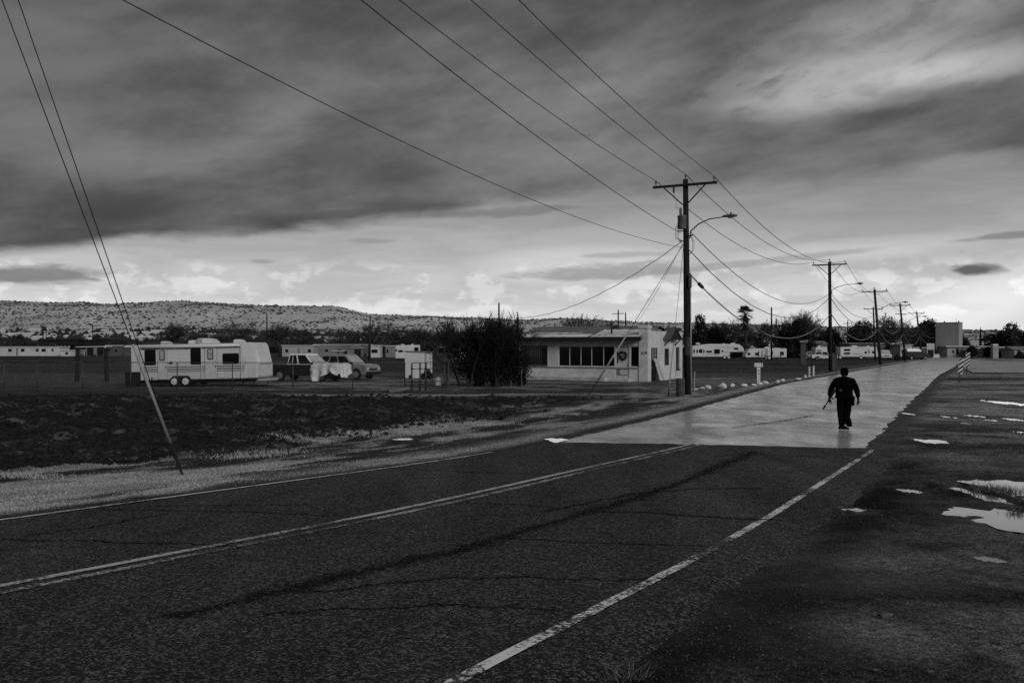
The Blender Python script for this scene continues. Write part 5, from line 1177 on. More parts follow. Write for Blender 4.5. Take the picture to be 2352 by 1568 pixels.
for k, (px, py, D, wp, lb) in enumerate(((395, 733, 232, 100, 'broad bare tree rising behind the rear of the long trailer'), (540, 737, 240, 95, 'bare tree behind the roof air conditioner of the long trailer'), (455, 752, 255, 60, 'lower bare tree between two broad ones behind the trailer'),
        (645, 739, 236, 95, 'bare spreading tree over the covered pickup'), (702, 752, 245, 55, 'small bare tree beside the far mobile home'), (788, 748, 240, 60, 'bare tree with leaning trunk by the far mobile homes'), (885, 731, 222, 105, 'wide bare tree with many limbs behind the mobile homes'),
        (960, 744, 230, 70, 'thin bare tree behind the white shed'), (1020, 748, 225, 70, 'bare tree behind the left twigs of the big bush'), (1340, 716, 200, 80, 'bare tree crown showing above the house roof'), (1296, 738, 205, 60, 'low bare tree over the ridge of the house'), (1395, 736, 205, 70, 'low bare brushy tree behind the roof vent'),
        (1660, 727, 215, 90, 'bare tree behind the long fifth wheel camper'), (1690, 735, 218, 70, 'bare tree left of the palm'), (1755, 733, 208, 90, 'bare grey tree right of the palm'), (1838, 706, 206, 70, 'tallest bare tree rising behind the dense evergreen'), (1873, 722, 212, 80, 'bare tree leaning over the drive'), (1800, 722, 214, 50, 'slim bare tree by the thin pole'),
        (2042, 716, 190, 110, 'large bare tree behind the leaning lamp poles'), (2075, 742, 196, 60, 'bare tree beside the double crossarm pole'), (1610, 752, 225, 60, 'brushy bare tree behind the transformer pole'), (2245, 790, 206, 60, 'small bare tree before the low white building'))):
    plant(BARE[k % 4], 'bare_tree', lb, 'tree', px, py, D, wp, 8, 6.5, group=BG)
for k in range(46):
    px = -40+k*28+rnd.uniform(-14, 14); D = rnd.uniform(262, 380); py = HOR-rnd.uniform(14, 44)
    plant(BARE[k % 4] if k % 3 else SHRUB, 'scrub_tree', 'grey winter scrub tree in the belt below the mesa', 'tree', px, py, D, rnd.uniform(36, 70), 8, 6.5, group='scrub belt below the mesa')
for k, (pr, px, py, D, wp, w0, lb) in enumerate(((EV_TALL, 1607, 721, 205, 36, 4.6, 'tall dark evergreen beside the transformer pole'), (EV_ROUND, 1640, 750, 212, 66, 6, 'dark rounded shrubby tree behind the fifth wheel'), (EV_ROUND, 1822, 746, 200, 92, 6, 'dense black evergreen behind the small cream trailer'), (EV_TALL, 1834, 733, 202, 44, 4.6, 'dark evergreen spire merging with the dense black one'),
        (EV_ROUND, 1905, 752, 212, 66, 6, 'rounded evergreen behind the drive lamp pole'), (EV_ROUND, 1975, 734, 205, 70, 6, 'domed evergreen behind the toy hauler'), (EV_ROUND, 2028, 756, 200, 60, 6, 'dark evergreen under the large bare tree'), (EV_ROUND, 2138, 731, 222, 70, 6, 'tallest dense evergreen beside the tower'), (EV_ROUND, 2108, 748, 215, 62, 6, 'dark evergreen before the tallest one by the tower'), (EV_TALL, 2128, 738, 226, 60, 4.6, 'evergreen between two others by the tower'),
        (EV_ROUND, 2205, 764, 250, 34, 6, 'evergreen peeping past the right edge of the tower'), (CYPR, 2252, 752, 245, 9, 2, 'slim pointed cypress beyond the low building'), (EV_OPEN, 2275, 766, 235, 46, 6, 'evergreen row tree next to the cypress'), (EV_ROUND, 2300, 757, 232, 50, 6, 'rounded row tree behind the pale gate pillar'), (EV_OPEN, 2324, 741, 228, 58, 6, 'open crowned tallest tree of the evergreen row'), (EV_ROUND, 2352, 760, 230, 50, 6, 'last dark tree at the end of the evergreen row'), (EV_ROUND, 2390, 750, 235, 70, 6, 'evergreen past the end of the row'),
        (EV_ROUND, 2219, 774, 214, 22, 6, 'small dark tree in front of the white block wall'), (EV_ROUND, 2268, 795, 192, 20, 6, 'round lollipop tree before the gate pillar'), (EV_ROUND, 2233, 792, 196, 24, 6, 'dark shrub against the low white building'), (SHRUB, 2345, 806, 180, 26, 6, 'low round dark bush by the carport'))):
    plant(pr, 'evergreen_tree', lb, 'tree', px, py, D, wp, 8, w0, group='evergreens')
for k in range(9):
    px, D = (1598+k*38, 196+rnd.uniform(0, 14)); plant(SHRUB, 'hedge_shrub', 'dark shrub filling the gap under the evergreens', 'shrub', px, 786+rnd.uniform(-5, 6), D, 46, 8, 6.5, group='shrubs under the evergreens')
for k, px in enumerate((2062, 2078, 2094, 2108)): plant(SHRUB, 'hedge_shrub', 'low grey hedge shrub along the road before the sign', 'shrub', px, 812, 158+k*6, 20, 8, 6.5, group='low hedge by the sign')
# palm
pm = thing('palm_tree', 'shaggy fan palm with a round head among bare trees', 'palm tree', tuple(FG(1712, 203))); R_ = random.Random(2); zt = CAMZ+(HOR-722)/F*203
MB().tube([(0, 0, -.3), (.1, 0, zt*.5), (0, 0, zt)], [.35, .28, .25], 10).build('trunk', M_BARK, pm)
sk = MB()
for k in range(150):
    a = R_.uniform(0, 6.28); z = zt-R_.uniform(.2, 3.0); c = Vector((.25*math.cos(a), .25*math.sin(a), z)); d = Vector((math.cos(a)*.5, math.sin(a)*.5, -1)).normalized(); n = Vector((-math.sin(a), math.cos(a), 0))*.14; sk.add([c-n, c+n, c+d*1.3+Vector((math.cos(a), math.sin(a), 0))*.5], [(0, 1, 2)])
sk.build('dead_skirt', mat('dead_fronds', .03, .95, .05, .3, 2), pm)
for k in range(46):
    a = R_.uniform(0, 6.28); e = R_.uniform(-.7, 1.35); d = Vector((math.cos(a)*math.cos(e), math.sin(a)*math.cos(e), math.sin(e))); L_ = R_.uniform(1.1, 1.6); b_ = MB(); c0 = Vector((0, 0, zt)); c1 = c0+d*L_
    b_.tube([c0, c1], .03, 4); s1 = d.cross(Vector((0, 0, 1))).normalized(); 
    for j in range(9):
        t_ = (j-4)/4*1.25; q = (d*math.cos(t_)+s1*math.sin(t_)).normalized(); n = q.cross(d.cross(s1)).normalized()*.075; tip = c1+q*R_.uniform(.8, 1.1)-Vector((0, 0, .12)); mid = c1.lerp(tip, .5)
        b_.add([c1, mid-n, tip, mid+n], [(0, 1, 2, 3)])
    b_.build('frond', M_EVER, pm)
# the big bush beside the house
def big_bush():
    p = G(1116, 886); t = thing('bush', 'big dark tangled bush beside the stucco house with bare twigs on top', 'bush', tuple(p)); R = random.Random(31); tw = MB(); st = MB()
    for k in range(26):
        a = R.uniform(0, 6.28); sp_ = R.uniform(.05, .75); d = Vector((math.cos(a)*sp_+(-.12 if k % 3 == 0 else .05), math.sin(a)*sp_*.8, 1)).normalized(); o = Vector((R.gauss(.15, .7), R.gauss(0, .4), -.1))
        q = o+d*R.uniform(.7, 1.2); st.tube([o, o.lerp(q, .5)+Vector((R.gauss(0, .06), 0, 0)), q], [.07, .06, .05], 6)
        grow(tw, q, d, R.uniform(1.1, 1.5), .045, 1, 5, R, 3, .55, .07, .009, 3, .66)
    # long arching limbs on the left
    for k in range(7):
        o = Vector((-1.0, R.gauss(0, .3), .8+.12*k)); d = Vector((-1, R.gauss(0, .2), .15+.2*k)).normalized(); grow(tw, o, d, 1.25, .04, 1, 4, R, 3, .6, .05, .009, 4, .66)
    zm = sorted(v[2] for v in tw.v)[int(len(tw.v)*.998)]; f = 4.25/zm; tw.v = [(x, y, z*f) for x, y, z in tw.v]
    for nm, b, m in (('stem_clump', st, M_BARK), ('twigs', tw, mat('dark_twigs', .025, .95, .05, .2, 2))):
        me = bpy.data.meshes.new(nm); me.from_pydata(b.v, [], b.f); o = link(nm, me, m, t)
        o['kind'] = 'stuff'
    r = np.random.default_rng(4); cs = []
    for (x, y, z, rx, ry, rz, n) in ((.2, 0, 1.2, 2.2, 1.1, 1.3, 14000), (-.5, 0, 2.2, 1.4, 1.0, 1.2, 7000), (.6, 0, 2.7, 1.4, .9, 1.0, 2000), (1.0, .2, 2.1, 1.2, .9, 1.0, 3600), (1.75, .4, .95, .95, .8, 1.0, 3000), (.9, 0, 3.3, .55, .5, .6, 900), (-.75, .1, 3.2, .45, .4, .6, 600), (1.7, .2, 3.0, .7, .6, .6, 900), (.15, 0, 3.6, .35, .3, .5, 350), (2.1, .3, 1.9, .5, .5, .6, 500)):
        d = r.normal(size=(n, 3)); d /= np.linalg.norm(d, axis=1)[:, None]; cs.append(np.array((x, y, z))+d*(r.uniform(0, 1, n)**.4*(1+.18*r.normal(size=n)))[:, None]*np.array((rx, ry, rz)))
    c = np.concatenate(cs); c = c[c[:, 2] > .1]; k = len(c); s = r.uniform(.025, .06, k); a = r.normal(size=(k, 3)); a[:, 2] += 1.0; a /= np.linalg.norm(a, axis=1)[:, None]; b = np.cross(a, r.normal(size=(k, 3))); b /= np.linalg.norm(b, axis=1)[:, None]
    v = np.stack([c+a*s[:, None]*1.6, c+b*s[:, None]*.5, c-a*s[:, None]*1.6, c-b*s[:, None]*.5], 1).reshape(-1, 3)
    o = np_mesh('leaves', v, np.arange(k*4).reshape(-1, 4), M_BUSH, t); o['kind'] = 'stuff'
big_bush()
c_ = G(1212, 884); plant(SHRUB, 'shrub', 'low dark shrub against the barred window wall', 'shrub', 1198, 850, 55.5, 24, 8, 6.5)
plant(SHRUB, 'shrub', 'small dark weed clump at the right foot of the shed', 'shrub', 980, 845, 66, 26, 8, 6.5)

# ------------------------------------------------------------------ far buildings
M_MH = mat('mobile_home_white', .58, .6, .3, .08, .8, dirt=.2); M_MHR = mat('pale_metal_roof', .7, .4, .5, .1, 1); M_DKH = mat('dark_house_wall', .02, .9, .1, .3, .8)
def bldg(name, label, px0, px1, pt, pb_, D, m, wins=(), doors=(), roof='flat', depth=5.0, roofm=None, over=.25, group=None, cat='house'):
    x0 = (px0-1176)/F*D; L = (px1-px0)/F*D; H = CAMZ-(pt-HOR)/F*D; t = thing(name, label, cat, (x0, D, 0), 0, group)
    MB().box(0, L, 0, depth, -.3, H).build('wall', m, t)
    rm = roofm or M_MHR
    if roof == 'flat': MB().box(-over, L+over, -over, depth+over, H+.002, H+.16).build('roof', rm, t)
    elif roof == 'gable': MB().prism([(-over, H), (L+over, H), (L/2, H+L*.25)], -over, depth+over).build('roof', rm, t)
    else: MB().add([(-over, -over, H), (L+over, -over, H), (L+over, depth+over, H), (-over, depth+over, H), (-over, depth/2, H+.7), (L+over, depth/2, H+.7)], [(0, 1, 5, 4), (2, 3, 4, 5), (0, 4, 3), (1, 2, 5), (0, 3, 2, 1)]).build('roof', rm, t)
    for (a, b_, z0, z1) in wins:
        f = MB().box(a*L, b_*L, -.06, 0, z0, z1).build('window', M_TRIM, t); MB().box(a*L+.06, b_*L-.06, -.075, -.06, z0+.06, z1-.06).build('pane', M_GLASS, f)
    for (a, b_) in doors:
        f = MB().box(a*L, b_*L, -.06, 0, .1, 2.05).build('door', M_TRIM, t); MB().box(b_*L-.12, b_*L-.06, -.1, -.06, .95, 1.05).build('handle', M_DARK, f)
    return t
bldg('mobile_home', 'long low white mobile home with small windows beyond the field', -25, 138, 797, 817, 241, M_MH, [(.27, .32, 1.1, 1.9), (.45, .5, 1.1, 1.9), (.66, .7, 1.1, 1.9), (.74, .80, 1.1, 1.9), (.88, .91, 1.2, 1.9)], [(.38, .41)])
bldg('white_outbuilding', 'low white outbuilding joined to the long mobile home', 139, 175, 805, 817, 238, M_MH, [(.3, .5, .4, 1.0)], cat='outbuilding')
dkh = bldg('dark_house', 'dark flat roofed house with pale porch posts behind the mobile home', 88, 177, 781, 815, 262, M_DKH, [(.30, .45, 1.0, 3.2)], [(.7, .75)], roofm=M_DKH)
for px in (143, 151, 159, 168): x_ = (px-88)/F*262; MB().box(x_-.12, x_+.12, -2.6, -2.36, 0, 2.75).build('porch_post', M_MH, dkh)
MB().box((140-88)/F*262, (171-88)/F*262, -2.7, 0, 2.75, 2.9).build('porch_roof', M_DKH, dkh)
bldg('dark_barn', 'wide dark barn behind the carport', 181, 262, 781, 815, 270, M_DKH, [(.05, .2, 1, 2)], [(.4, .5)], roofm=M_DKH, cat='barn')
cp_ = thing('carport', 'open carport with a thin pale roof in the field', 'carport', tuple(FG(180, 236))); L_ = 66/F*236
MB().add([(0, -1.5, 2.25), (L_, -1.5, 2.4), (L_, 3, 2.4), (0, 3, 2.25), (0, -1.5, 2.42), (L_, -1.5, 2.57), (L_, 3, 2.57), (0, 3, 2.42)], [(0, 3, 2, 1), (4, 5, 6, 7), (0, 1, 5, 4), (1, 2, 6, 5), (2, 3, 7, 6), (3, 0, 4, 7)]).build('roof', M_MHR, cp_)
for x in (.3, L_*.36, L_*.7, L_-.3): MB().box(x-.08, x+.08, -1.2, -1.05, 0, 2.27).build('post', M_TRIM, cp_)
bldg('grey_tank_shed', 'pale rounded shed behind the rear of the long trailer', 286, 301, 797, 816, 232, MATS['brown_shed'] if 'brown_shed' in MATS else mat('brown_shed', .09, .9, .1, .2, 1), roof='gable', cat='shed')
bldg('storage_shed', 'pale shed half hidden by brush near the carport', 245, 282, 794, 815, 240, mat('brown_shed', .09, .9, .1, .2, 1), [(.5, .7, 1, 1.8)], cat='shed')
bldg('mobile_home', 'grey white mobile home with one window behind the pickup roof', 648, 720, 794, 814, 226, mat('dull_home', .36, .7, .3, .1, 1), [(.1, .2, 1, 1.8), (.82, .93, 1, 1.8)], [(.5, .56)])
bldg('mobile_home', 'long mobile home with a bright metal roof edge behind the gabled shed', 721, 848, 792, 814, 232, mat('grey_home', .2, .7, .3, .1, 1), [(.42, .5, 1.4, 1.9), (.2, .26, 1.1, 1.8)], [(.7, .74)], roof='flat')
gsh = bldg('gabled_shed', 'small gabled shed with a dark open door', 797, 834, 801, 820, 208, mat('weathered_shed', .2, .9, .2, .3, 1, stretch=(4, 4, .5)), roof='gable', depth=4, roofm=M_TRIM, cat='shed')
MB().box(1.7, 3.2, -.06, -.003, 0, 1.75).build('doorway', M_DKH, gsh)
bldg('lean_to', 'low pale lean-to beside the gabled shed', 765, 796, 806, 819, 210, MATS['weathered_shed'], [(.3, .45, .7, 1.2)], cat='shed', depth=3)
bldg('trailer_home', 'white boxy trailer home with dark windows beside the wide bare tree', 850, 872, 794, 815, 205, M_MH, [(.15, .8, 1.0, 1.8)], cat='mobile home')
bldg('trailer_home', 'dark trimmed trailer home right of the wide bare tree', 886, 908, 795, 815, 208, MATS['grey_home'], [(.1, .3, .9, 1.9)], [(.6, .8)], cat='mobile home')
bldg('low_house', 'low tan house among the trees behind the white boxy camper', 1845, 1900, 790, 818, 198, MATS['grey_home'], [(.2, .35, 1, 2), (.6, .75, 1, 2)], [(.45, .52)], roof='ridge', roofm=M_TRIM)
bldg('long_roof', 'long low building with a pale roof behind the toy hauler', 1950, 2080, 789, 816, 196, MATS['grey_home'], [(.5, .56, 1, 2), (.8, .86, 1, 2)], roof='flat')
bldg('white_garage', 'pale garage beside the sign with a dark doorway', 2068, 2095, 793, 820, 190, M_MH, [(.1, .35, .8, 1.8)], [(.6, .8)], cat='garage')
bldg('pale_porch', 'low porch with white posts left of the sign', 2098, 2126, 799, 820, 200, MATS['grey_home'], [(.1, .4, .6, 1.8)], [(.55, .75)], cat='porch')
# small houses on the flats below the mesa
hv = MB().box(-3.5, 3.5, -2.5, 2.5, -1, 2.4).build('wall', M_MH); hr = MB().add([(-3.8, -2.8, 2.4), (3.8, -2.8, 2.4), (3.8, 2.8, 2.4), (-3.8, 2.8, 2.4), (-3.8, 0, 3.5), (3.8, 0, 3.5)], [(0, 1, 5, 4), (2, 3, 4, 5), (0, 4, 3), (1, 2, 5), (0, 3, 2, 1)]).build('roof', M_MHR)
hm = (hv.data, hr.data); bpy.data.objects.remove(hv); bpy.data.objects.remove(hr)
for k in range(70):
    px = rnd.uniform(-30, 460) if k < 48 else rnd.uniform(460, 1250); D = rnd.uniform(560, 900); X = (px-1176)/F*D
    t = thing('hillside_house', 'tiny pale house on the flats below the mesa', 'house', (X, D, float(hill_z(np.array([px]), np.array([D]))[0])), rnd.uniform(-.2, .2), 'far houses below the mesa'); s = rnd.uniform(.7, 2.0)
    for nm, me in zip(('wall', 'roof'), hm): o = bpy.data.objects.new(nm, me); COL.objects.link(o); o.parent = t; o.scale = (s, .8, .8)
# tower and buildings at the road's end
tw_ = thing('tower', 'tall plain windowless concrete tower at the end of the road', 'tower', tuple(FG(2166, 212)), math.radians(-38)); TWM = mat('tower_block', .27, .9, .2, .12, .6, .01, 3)
MB().box(-1.6, 3.4, 0, 3.6, -.3, 7.9).build('shaft', TWM, tw_); MB().box(-1.66, 3.46, -.06, 3.66, 7.9, 8.05).build('coping', M_TRIM, tw_)
MB().tube([(2.6, 1, 8.05), (2.6, 1, 8.9)], .04, 5).build('aerial', M_DARK, tw_); MB().box(3.2, 3.45, .0, .2, 8.05, 8.35).build('finial', M_DARK, tw_)
bldg('low_building', 'low white building with a bright eave beside the tower', 2176, 2265, 796, 820, 206, mat('low_wall', .34, .9, .2, .12, .8, dirt=.25), [(.22, .30, .6, 2.0), (.12, .18, 1.0, 1.6)], [(.34, .42)], over=.6, cat='building')
bldg('block_wall', 'taller pale block wing behind the low white building', 2196, 2222, 780, 815, 216, MATS['low_wall'], [(.7, .8, 2, 2.6)], cat='building')
bldg('pale_wing', 'pale stucco wing behind the lollipop tree', 2245, 2290, 800, 819, 200, MATS['low_wall'], [(.6, .7, 1, 1.8)], cat='building')
gp_ = thing('gate_pillar', 'thick pale pillar with a small plaque before the carport', 'pillar', tuple(FG(2282, 190))); MB().box(-.1, 1.05, 0, 1.0, -.2, 2.75).build('shaft', MATS['low_wall'], gp_, bevel=.03); MB().box(-.05, 1.0, .05, .95, 2.75, 2.95).build('cap', M_MHR, gp_); MB().box(.35, .65, -.03, 0, 1.75, 2.2).build('plaque', M_STRIPE, gp_)
cph = bldg('carport_house', 'flat roofed house with bright fascia and dark carport', 2292, 2328, 798, 818, 194, MATS['low_wall'], [(.6, .8, .8, 1.8)], over=.5, cat='house')
MB().box(.15, 1.9, -.08, -.003, 0, 1.9).build('carport_opening', M_DKH, cph)
bldg('end_house', 'low house at the end of the evergreen row', 2330, 2400, 803, 818, 188, MATS['low_wall'], [(.1, .2, .8, 1.7)], roof='ridge', roofm=M_TRIM)
bldg('concrete_wall', 'short white block wall at the foot of the tower', 2143, 2158, 815, 820.5, 204, M_MH, cat='wall', depth=.4, over=.02)
sg = thing('notice_board', 'white notice board with dark rows of lettering on two posts', 'sign', tuple(FG(2129, 198))); sw_ = 17/F*198
MB().box(0, sw_, -.06, 0, 1.75, 3.1).build('board', M_MH, sg); MB().box(.0, .12, 0, .12, 0, 3.1).build('post', M_MH, sg); MB().box(sw_-.12, sw_, 0, .12, 0, 3.1).build('post', M_MH, sg)
for (a, b_, z) in ((.1, .45, 2.88), (.52, .95, 2.88), (.42, .56, 2.66), (.1, .42, 2.42), (.5, .92, 2.42), (.1, .4, 1.95), (.5, .9, 1.95)): MB().box(a*sw_, b_*sw_, -.07, -.06, z-.06, z+.06).build('lettering', M_STRIPE, sg)
MB().box(.12, sw_-.12, .02, .08, .3, 1.6).build('lower_panel', M_DKH, sg)

# ------------------------------------------------------------------ the walking man
def skinned(verts, edges, radii, sub=2):
    me = bpy.data.meshes.new('skin'); me.from_pydata(verts, edges, []); o = bpy.data.objects.new('skin', me); COL.objects.link(o)
    o.modifiers.new('s', 'SKIN')
    for i, r in enumerate(radii): me.skin_vertices[0].data[i].radius = r if isinstance(r, tuple) else (r, r)
    me.skin_vertices[0].data[0].use_root = True
    m = o.modifiers.new('u', 'SUBSURF'); m.levels = sub; m.render_levels = sub
    dg = bpy.context.evaluated_depsgraph_get(); dg.update(); out = bpy.data.meshes.new_from_object(o.evaluated_get(dg)); bpy.data.objects.remove(o); bpy.data.meshes.remove(me); return out
def finger(b, pts, r): b.tube(pts, [r, r*.95, r*.85, r*.6], 6)
def walking_man():
    t = thing('person', 'person in dark jacket and trousers walking away along the wet road', 'person', tuple(G(1939, 988)+Vector((0, 0, .03))), -RANG)
    t.scale = (1.03, 1.03, .955)
    cloth = mat('black_cloth', .0035, .95, .02, .3, 6, .004, 30); skin = mat('skin_tone', .035, .6, .2); tr = mat('dark_trousers', .004, .95, .02, .3, 6, .004, 25)
    V = [(0, 0, .93), (0, 0, 1.08), (0, .0, 1.25), (0, .01, 1.42), (0, .02, 1.52), (0, .035, 1.58), (0, .05, 1.65),
         (-.10, 0, .86), (-.105, .03, .50), (-.075, -.10, .13), (.10, 0, .86), (.085, .06, .50), (.03, .14, .12),
         (-.22, 0, 1.42), (-.325, -.03, 1.15), (-.375, .03, .93), (-.385, .05, .86), (.22, 0, 1.42), (.315, -.03, 1.14), (.345, .04, .91), (.350, .06, .84)]
    E = [(0, 1), (1, 2), (2, 3), (3, 4), (4, 5), (5, 6), (0, 7), (7, 8), (8, 9), (0, 10), (10, 11), (11, 12), (3, 13), (13, 14), (14, 15), (15, 16), (3, 17), (17, 18), (18, 19), (19, 20)]
    R = [(.17, .13), (.17, .12), (.18, .12), (.16, .10), .065, .075, .095, .12, .088, .060, .12, .088, .060, .075, .055, .036, .032, .075, .055, .036, .032]
    body = skinned(V, E, R)
    x = MB()
    # hands: fingers curled, the one at the left closed round the gun
    for s, w0 in ((-1, Vector((-.385, .05, .86))), (1, Vector((.350, .06, .84)))):
        palm = w0+Vector((0, .02, -.055)); x.tube([w0+Vector((0, 0, .02)), palm, palm+Vector((0, .005, -.035))], [.030, .038, .030], 8)
        for k in range(4):
            o = palm+Vector((-s*.005, -.030+k*.021, -.035)); L = (.062, .072, .075, .066)[k]*.9
            finger(x, [o, o+Vector((-s*.004, .004, -L*.5)), o+Vector((-s*.028, .006, -L*.72)), o+Vector((-s*.045, .004, -L*.45))], .0095)
        o = palm+Vector((-s*.012, .035, .01)); finger(x, [o, o+Vector((-s*.02, .02, -.02)), o+Vector((-s*.035, .022, -.045)), o+Vector((-s*.045, .012, -.06))], .0105)
    for s in (-1, 1): x.lathe([(.008, -.006), (.022, -.004), (.026, .004), (.01, .008)], 10, (s*.098, .035, 1.645), 'X')
    x.tube([(0, .14, 1.66), (0, .165, 1.63), (0, .145, 1.615)], [.012, .018, .012], 6)
    bm = bmesh.new(); bm.from_mesh(body); n0 = len(bm.faces); me2 = bpy.data.meshes.new('x'); me2.from_pydata(x.v, [], x.f); bm.from_mesh(me2)
    for f in bm.faces: f.smooth = True; z = f.calc_center_median().z; xx = abs(f.calc_center_median().x); f.material_index = 0 if (z > 1.5 or (xx > .28 and z < .95)) else 1
    for v in bm.verts:
        if v.co.z > 1.55: v.co.z = 1.55+(v.co.z-1.55)*1.12
    body.materials.clear(); body.materials.append(skin); body.materials.append(tr); bm.to_mesh(body); bm.free(); link('body', body, None, t)
    # trousers cuffs and legs, loose
    V2 = [(0, 0, .90), (-.10, 0, .84), (-.105, .03, .5), (-.072, -.09, .14), (-.072, -.09, .06), (.105, 0, .84), (.09, .06, .5), (.03, .12, .14), (.03, .13, .06)]
    tm = skinned(V2, [(0, 1), (1, 2), (2, 3), (3, 4), (0, 5), (5, 6), (6, 7), (7, 8)], [(.20, .15), .135, .110, .085, .085, .135, .110, .085, .085]); tm.materials.append(tr)
    for p in tm.polygons: p.use_smooth = True
    link('trousers', tm, None, t)
    Vj = [(0, 0, 1.10), (0, 0, .92), (0, 0, 1.27), (0, .0, 1.42), (0, .015, 1.53), (-.21, 0, 1.395), (-.335, -.03, 1.16), (-.385, .03, .93), (.21, 0, 1.395), (.322, -.03, 1.15), (.352, .035, .92)]
    jm = skinned(Vj, [(0, 1), (0, 2), (2, 3), (3, 4), (3, 5), (5, 6), (6, 7), (3, 8), (8, 9), (9, 10)], [(.235, .16), (.235, .16), (.235, .155), (.20, .13), (.105, .10), (.10, .10), (.082, .082), (.055, .055), (.10, .10), (.082, .082), (.055, .055)])
    jm.materials.append(cloth)
    for p in jm.polygons: p.use_smooth = True
    j = link('jacket', jm, None, t)
    MB().box(-.10, -.03, -.175, -.155, 1.10, 1.17).build('belt_pouch', mat('worn_patch', .05, .6, .3), j)
    MB().lathe([(.085, -.10), (.10, -.05), (.108, .03), (.102, .08), (.07, .12), (.01, .135)], 14, (0, .045, 1.655)).build('cap', cloth, t, smooth=True)
    for (cx, cyy, dz) in ((-.072, -.05, .0), (.03, .17, 0)):
        MB().prism([(-.15, 0), (.14, 0), (.14, .03), (.09, .055), (.02, .10), (-.12, .11), (-.15, .06)], -.048, .048).build('shoe', mat('dark_shoe', .006, .8, .1), t, bevel=.02)
        sh = t.children[-1]; sh.rotation_euler = (0, 0, math.radians(90)); sh.location = (cx, cyy, dz)
    g = thing('rifle', 'slim dark rifle carried muzzle down in the left hand of the walking person', 'rifle', tuple(t.location), -RANG); g.scale = t.scale
    A = Vector((-.225, -.06, 1.135)); B = Vector((-.56, .16, .565)); d = (B-A)
    wood = mat('gun_stock', .05, .4, .4, .3, 12); steel = mat('gun_steel', .014, .35, .5)
    MB().tube([A, A+d*.10, A+d*.22], [.042, .038, .032], 8).build('stock', wood, g, smooth=True)
    MB().tube([A+d*.2, A+d*.50], [.032, .028], 8).build('receiver', steel, g, smooth=True)
    MB().bar(A+d*.36, A+d*.36+Vector((.075, .02, -.075)), .028, .03).build('magazine', steel, g)
    MB().tube([A+d*.5, A+d*.84], [.017, .016], 8).build('barrel', steel, g, smooth=True)
    MB().tube([A+d*.83, A+d], [.025, .025], 8).build('muzzle', steel, g, smooth=True)
walking_man()

# ------------------------------------------------------------------ grass, clods, pebbles
def blades(name, X, D, hmin, hmax, wid, m, label, lean=.5, cat='grass'):
    n = len(X); z = ground_z(X, D); h = nr.uniform(hmin, hmax, n); a = nr.uniform(0, 6.28, n); w = wid*nr.uniform(.6, 1.3, n)
    lx, ly = nr.normal(0, lean, n)*h, nr.normal(0, lean, n)*h
    dx, dy = np.cos(a)*w/2, np.sin(a)*w/2
    v = np.stack([np.stack([X-dx, D-dy, z-.01], -1), np.stack([X+dx, D+dy, z-.01], -1), np.stack([X+lx, D+ly, z+h], -1)], 1).reshape(-1, 3)
    o = np_mesh(name, v, np.arange(n*3).reshape(-1, 3), m); tag(o, label, cat, kind='stuff')
def scatter(n, d0, d1, keep):
    D = d0*(d1/d0)**nr.random(n); X = nr.uniform(-.62, .62, n)*(D+1.5); k = keep(X, D); return X[k], D[k]
tone_, pl_, GX, GD, GZ = GT
def pl_at(X, D):
    r = np.clip(np.searchsorted(GD[:, 0], D), 0, GD.shape[0]-1); c = np.clip(((X/(D+5)+.9)/1.8*(GX.shape[1]-1)).astype(int), 0, GX.shape[1]-1); return pl_[r, c]
M_DRY = mat('dry_grass', .42, .9, .1, .35, .8); M_GRY = mat('winter_grass', .13, .9, .1, .4, .8); M_WEED = mat('field_weed', .045, .9, .1, .4, .8)
X, D = scatter(700000, 10, 46, lambda x, d: (x < XL(d)-.45) & (nr.random(len(x)) < pl_at(x, d)*.75)); blades('dry_grass', X, D, .008, .032, .011, M_DRY, 'pale dry grass in streaks along the left verge')
X, D = scatter(260000, 9, 46, lambda x, d: (x > XR(d)+1.4) & (d > 13) & (nr.random(len(x)) < np.clip(pl_at(x, d)*1.2+.05, 0, 1))); 
ok = np.ones(len(X), bool)
for (cx, cy, rx, ry) in PW: ok &= ((X-cx)/rx)**2+((D-cy)/ry)**2 > 1.1
blades('winter_grass', X[ok], D[ok], .02, .06, .010, M_GRY, 'grey winter grass between the puddles on the right verge')
def tufts(cs, n, spread, h0, h1, m, nm, label):
    X = []; D = []
    for (px, py, s) in cs:
        g = G(px, py); k = int(n*s); X.append(nr.normal(g.x, spread*s, k)); D.append(nr.normal(g.y, spread*s*.5, k))
    blades(nm, np.concatenate(X), np.concatenate(D), h0, h1, .012, m, label, .7)
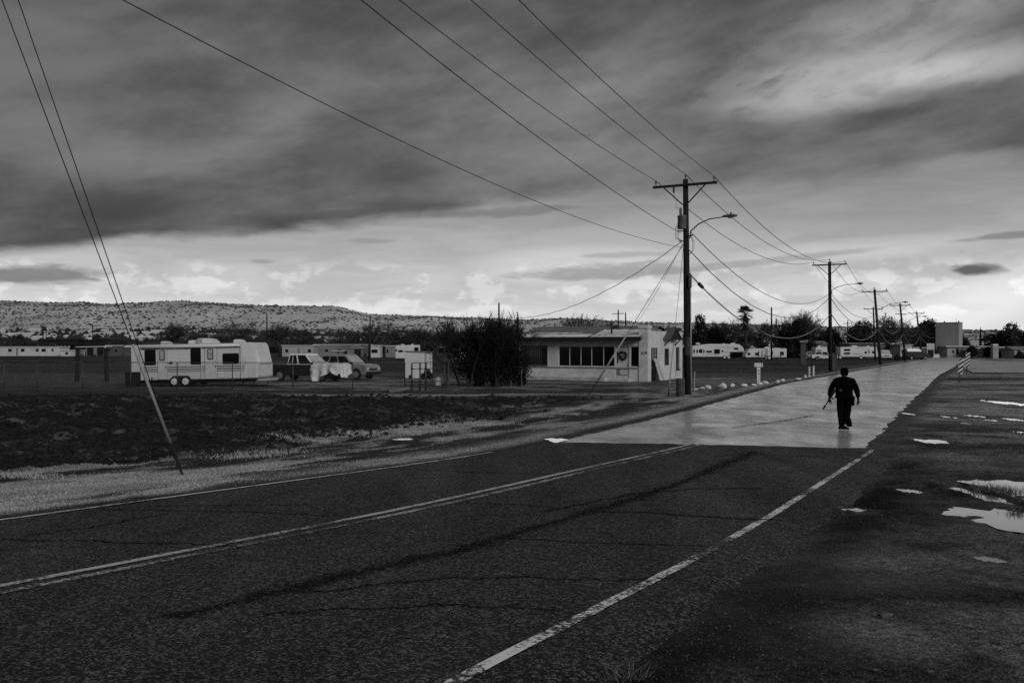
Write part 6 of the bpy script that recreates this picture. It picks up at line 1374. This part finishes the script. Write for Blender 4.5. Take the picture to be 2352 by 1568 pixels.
tufts([(815, 996, 1), (850, 998, .8), (888, 990, 1.2), (930, 992, .9), (1081, 972, 1.1), (1120, 973, .8), (1040, 975, .7), (1008, 962, .8), (667, 1010, .7), (720, 1012, .6), (610, 1040, 1.0), (560, 1048, .8), (1300, 950, .7), (1250, 955, .5), (60, 1095, .6)], 650, .55, .02, .10, M_DRY, 'dry_tuft', 'tall pale tufts of dry grass at the edge of the ploughed field')
tufts([(2330, 1125, 1.0), (2290, 1132, .6), (2340, 1040, 1.2), (2250, 1045, .8), (2340, 1180, .4), (1440, 1548, .2)], 420, .28, .03, .12, M_GRY, 'weed_tuft', 'ragged grey weeds at the puddle rims and road shoulder')
X, D = scatter(26000, 14, 46, lambda x, d: ground_z(x, d, True)[3] > .5)
blob_stuff('clods', np.stack([X, D, ground_z(X, D)-.02], -1), nr.uniform(.03, .13, len(X)), mat('plough_clod', .020, .95, .05, .5, 1.5), 'dark lumpy clods turned up in the ploughed field', 'clods')
X, D = scatter(30000, 14, 46, lambda x, d: (ground_z(x, d, True)[3] > .5) & (fbm(x*.7, d*.7, 88, 3) > .5)); blades('field_weeds', X, D, .04, .16, .018, M_WEED, 'sparse dull weeds among the plough clods', .6, 'weeds')
X, D = scatter(90000, 3.6, 24, lambda x, d: (x > XR(d)+.7) & (fbm(x*.8, d*.8, 89, 3)+nr.uniform(-.2, .2, len(x)) > .5))
blob_stuff('gravel', np.stack([X, D, ground_z(X, D)-.002], -1), nr.uniform(.0035, .010, len(X))*(.45+D/14)*(1+.8*(nr.random(len(X)) > .98)), mat('shoulder_gravel', .075, .8, .3, .85, 30), 'fine gravel and crumbs of asphalt on the right shoulder', 'gravel')
for i, (px, py, s) in enumerate(((2033, 1418, .035), (2135, 1549, .016), (2010, 1545, .014), (1300, 1410, .014))):
    g = G(px, py); bm = bmesh.new(); bmesh.ops.create_icosphere(bm, subdivisions=1, radius=s)
    for v in bm.verts: v.co = Vector((v.co.x*1.8, v.co.y*.9, v.co.z*.6))*rnd.uniform(.8, 1.2)
    me = bpy.data.meshes.new('stone'); bm.to_mesh(me); bm.free(); o = link('stone', me, MATS['shoulder_gravel']); o.location = g+Vector((0, 0, .02)); tag(o, ['flat stone lying alone on the bare shoulder', 'small dark pebble on the pale dirt patch', 'small stone near the shoulder weeds', 'small stone on the asphalt'][i], 'stone')
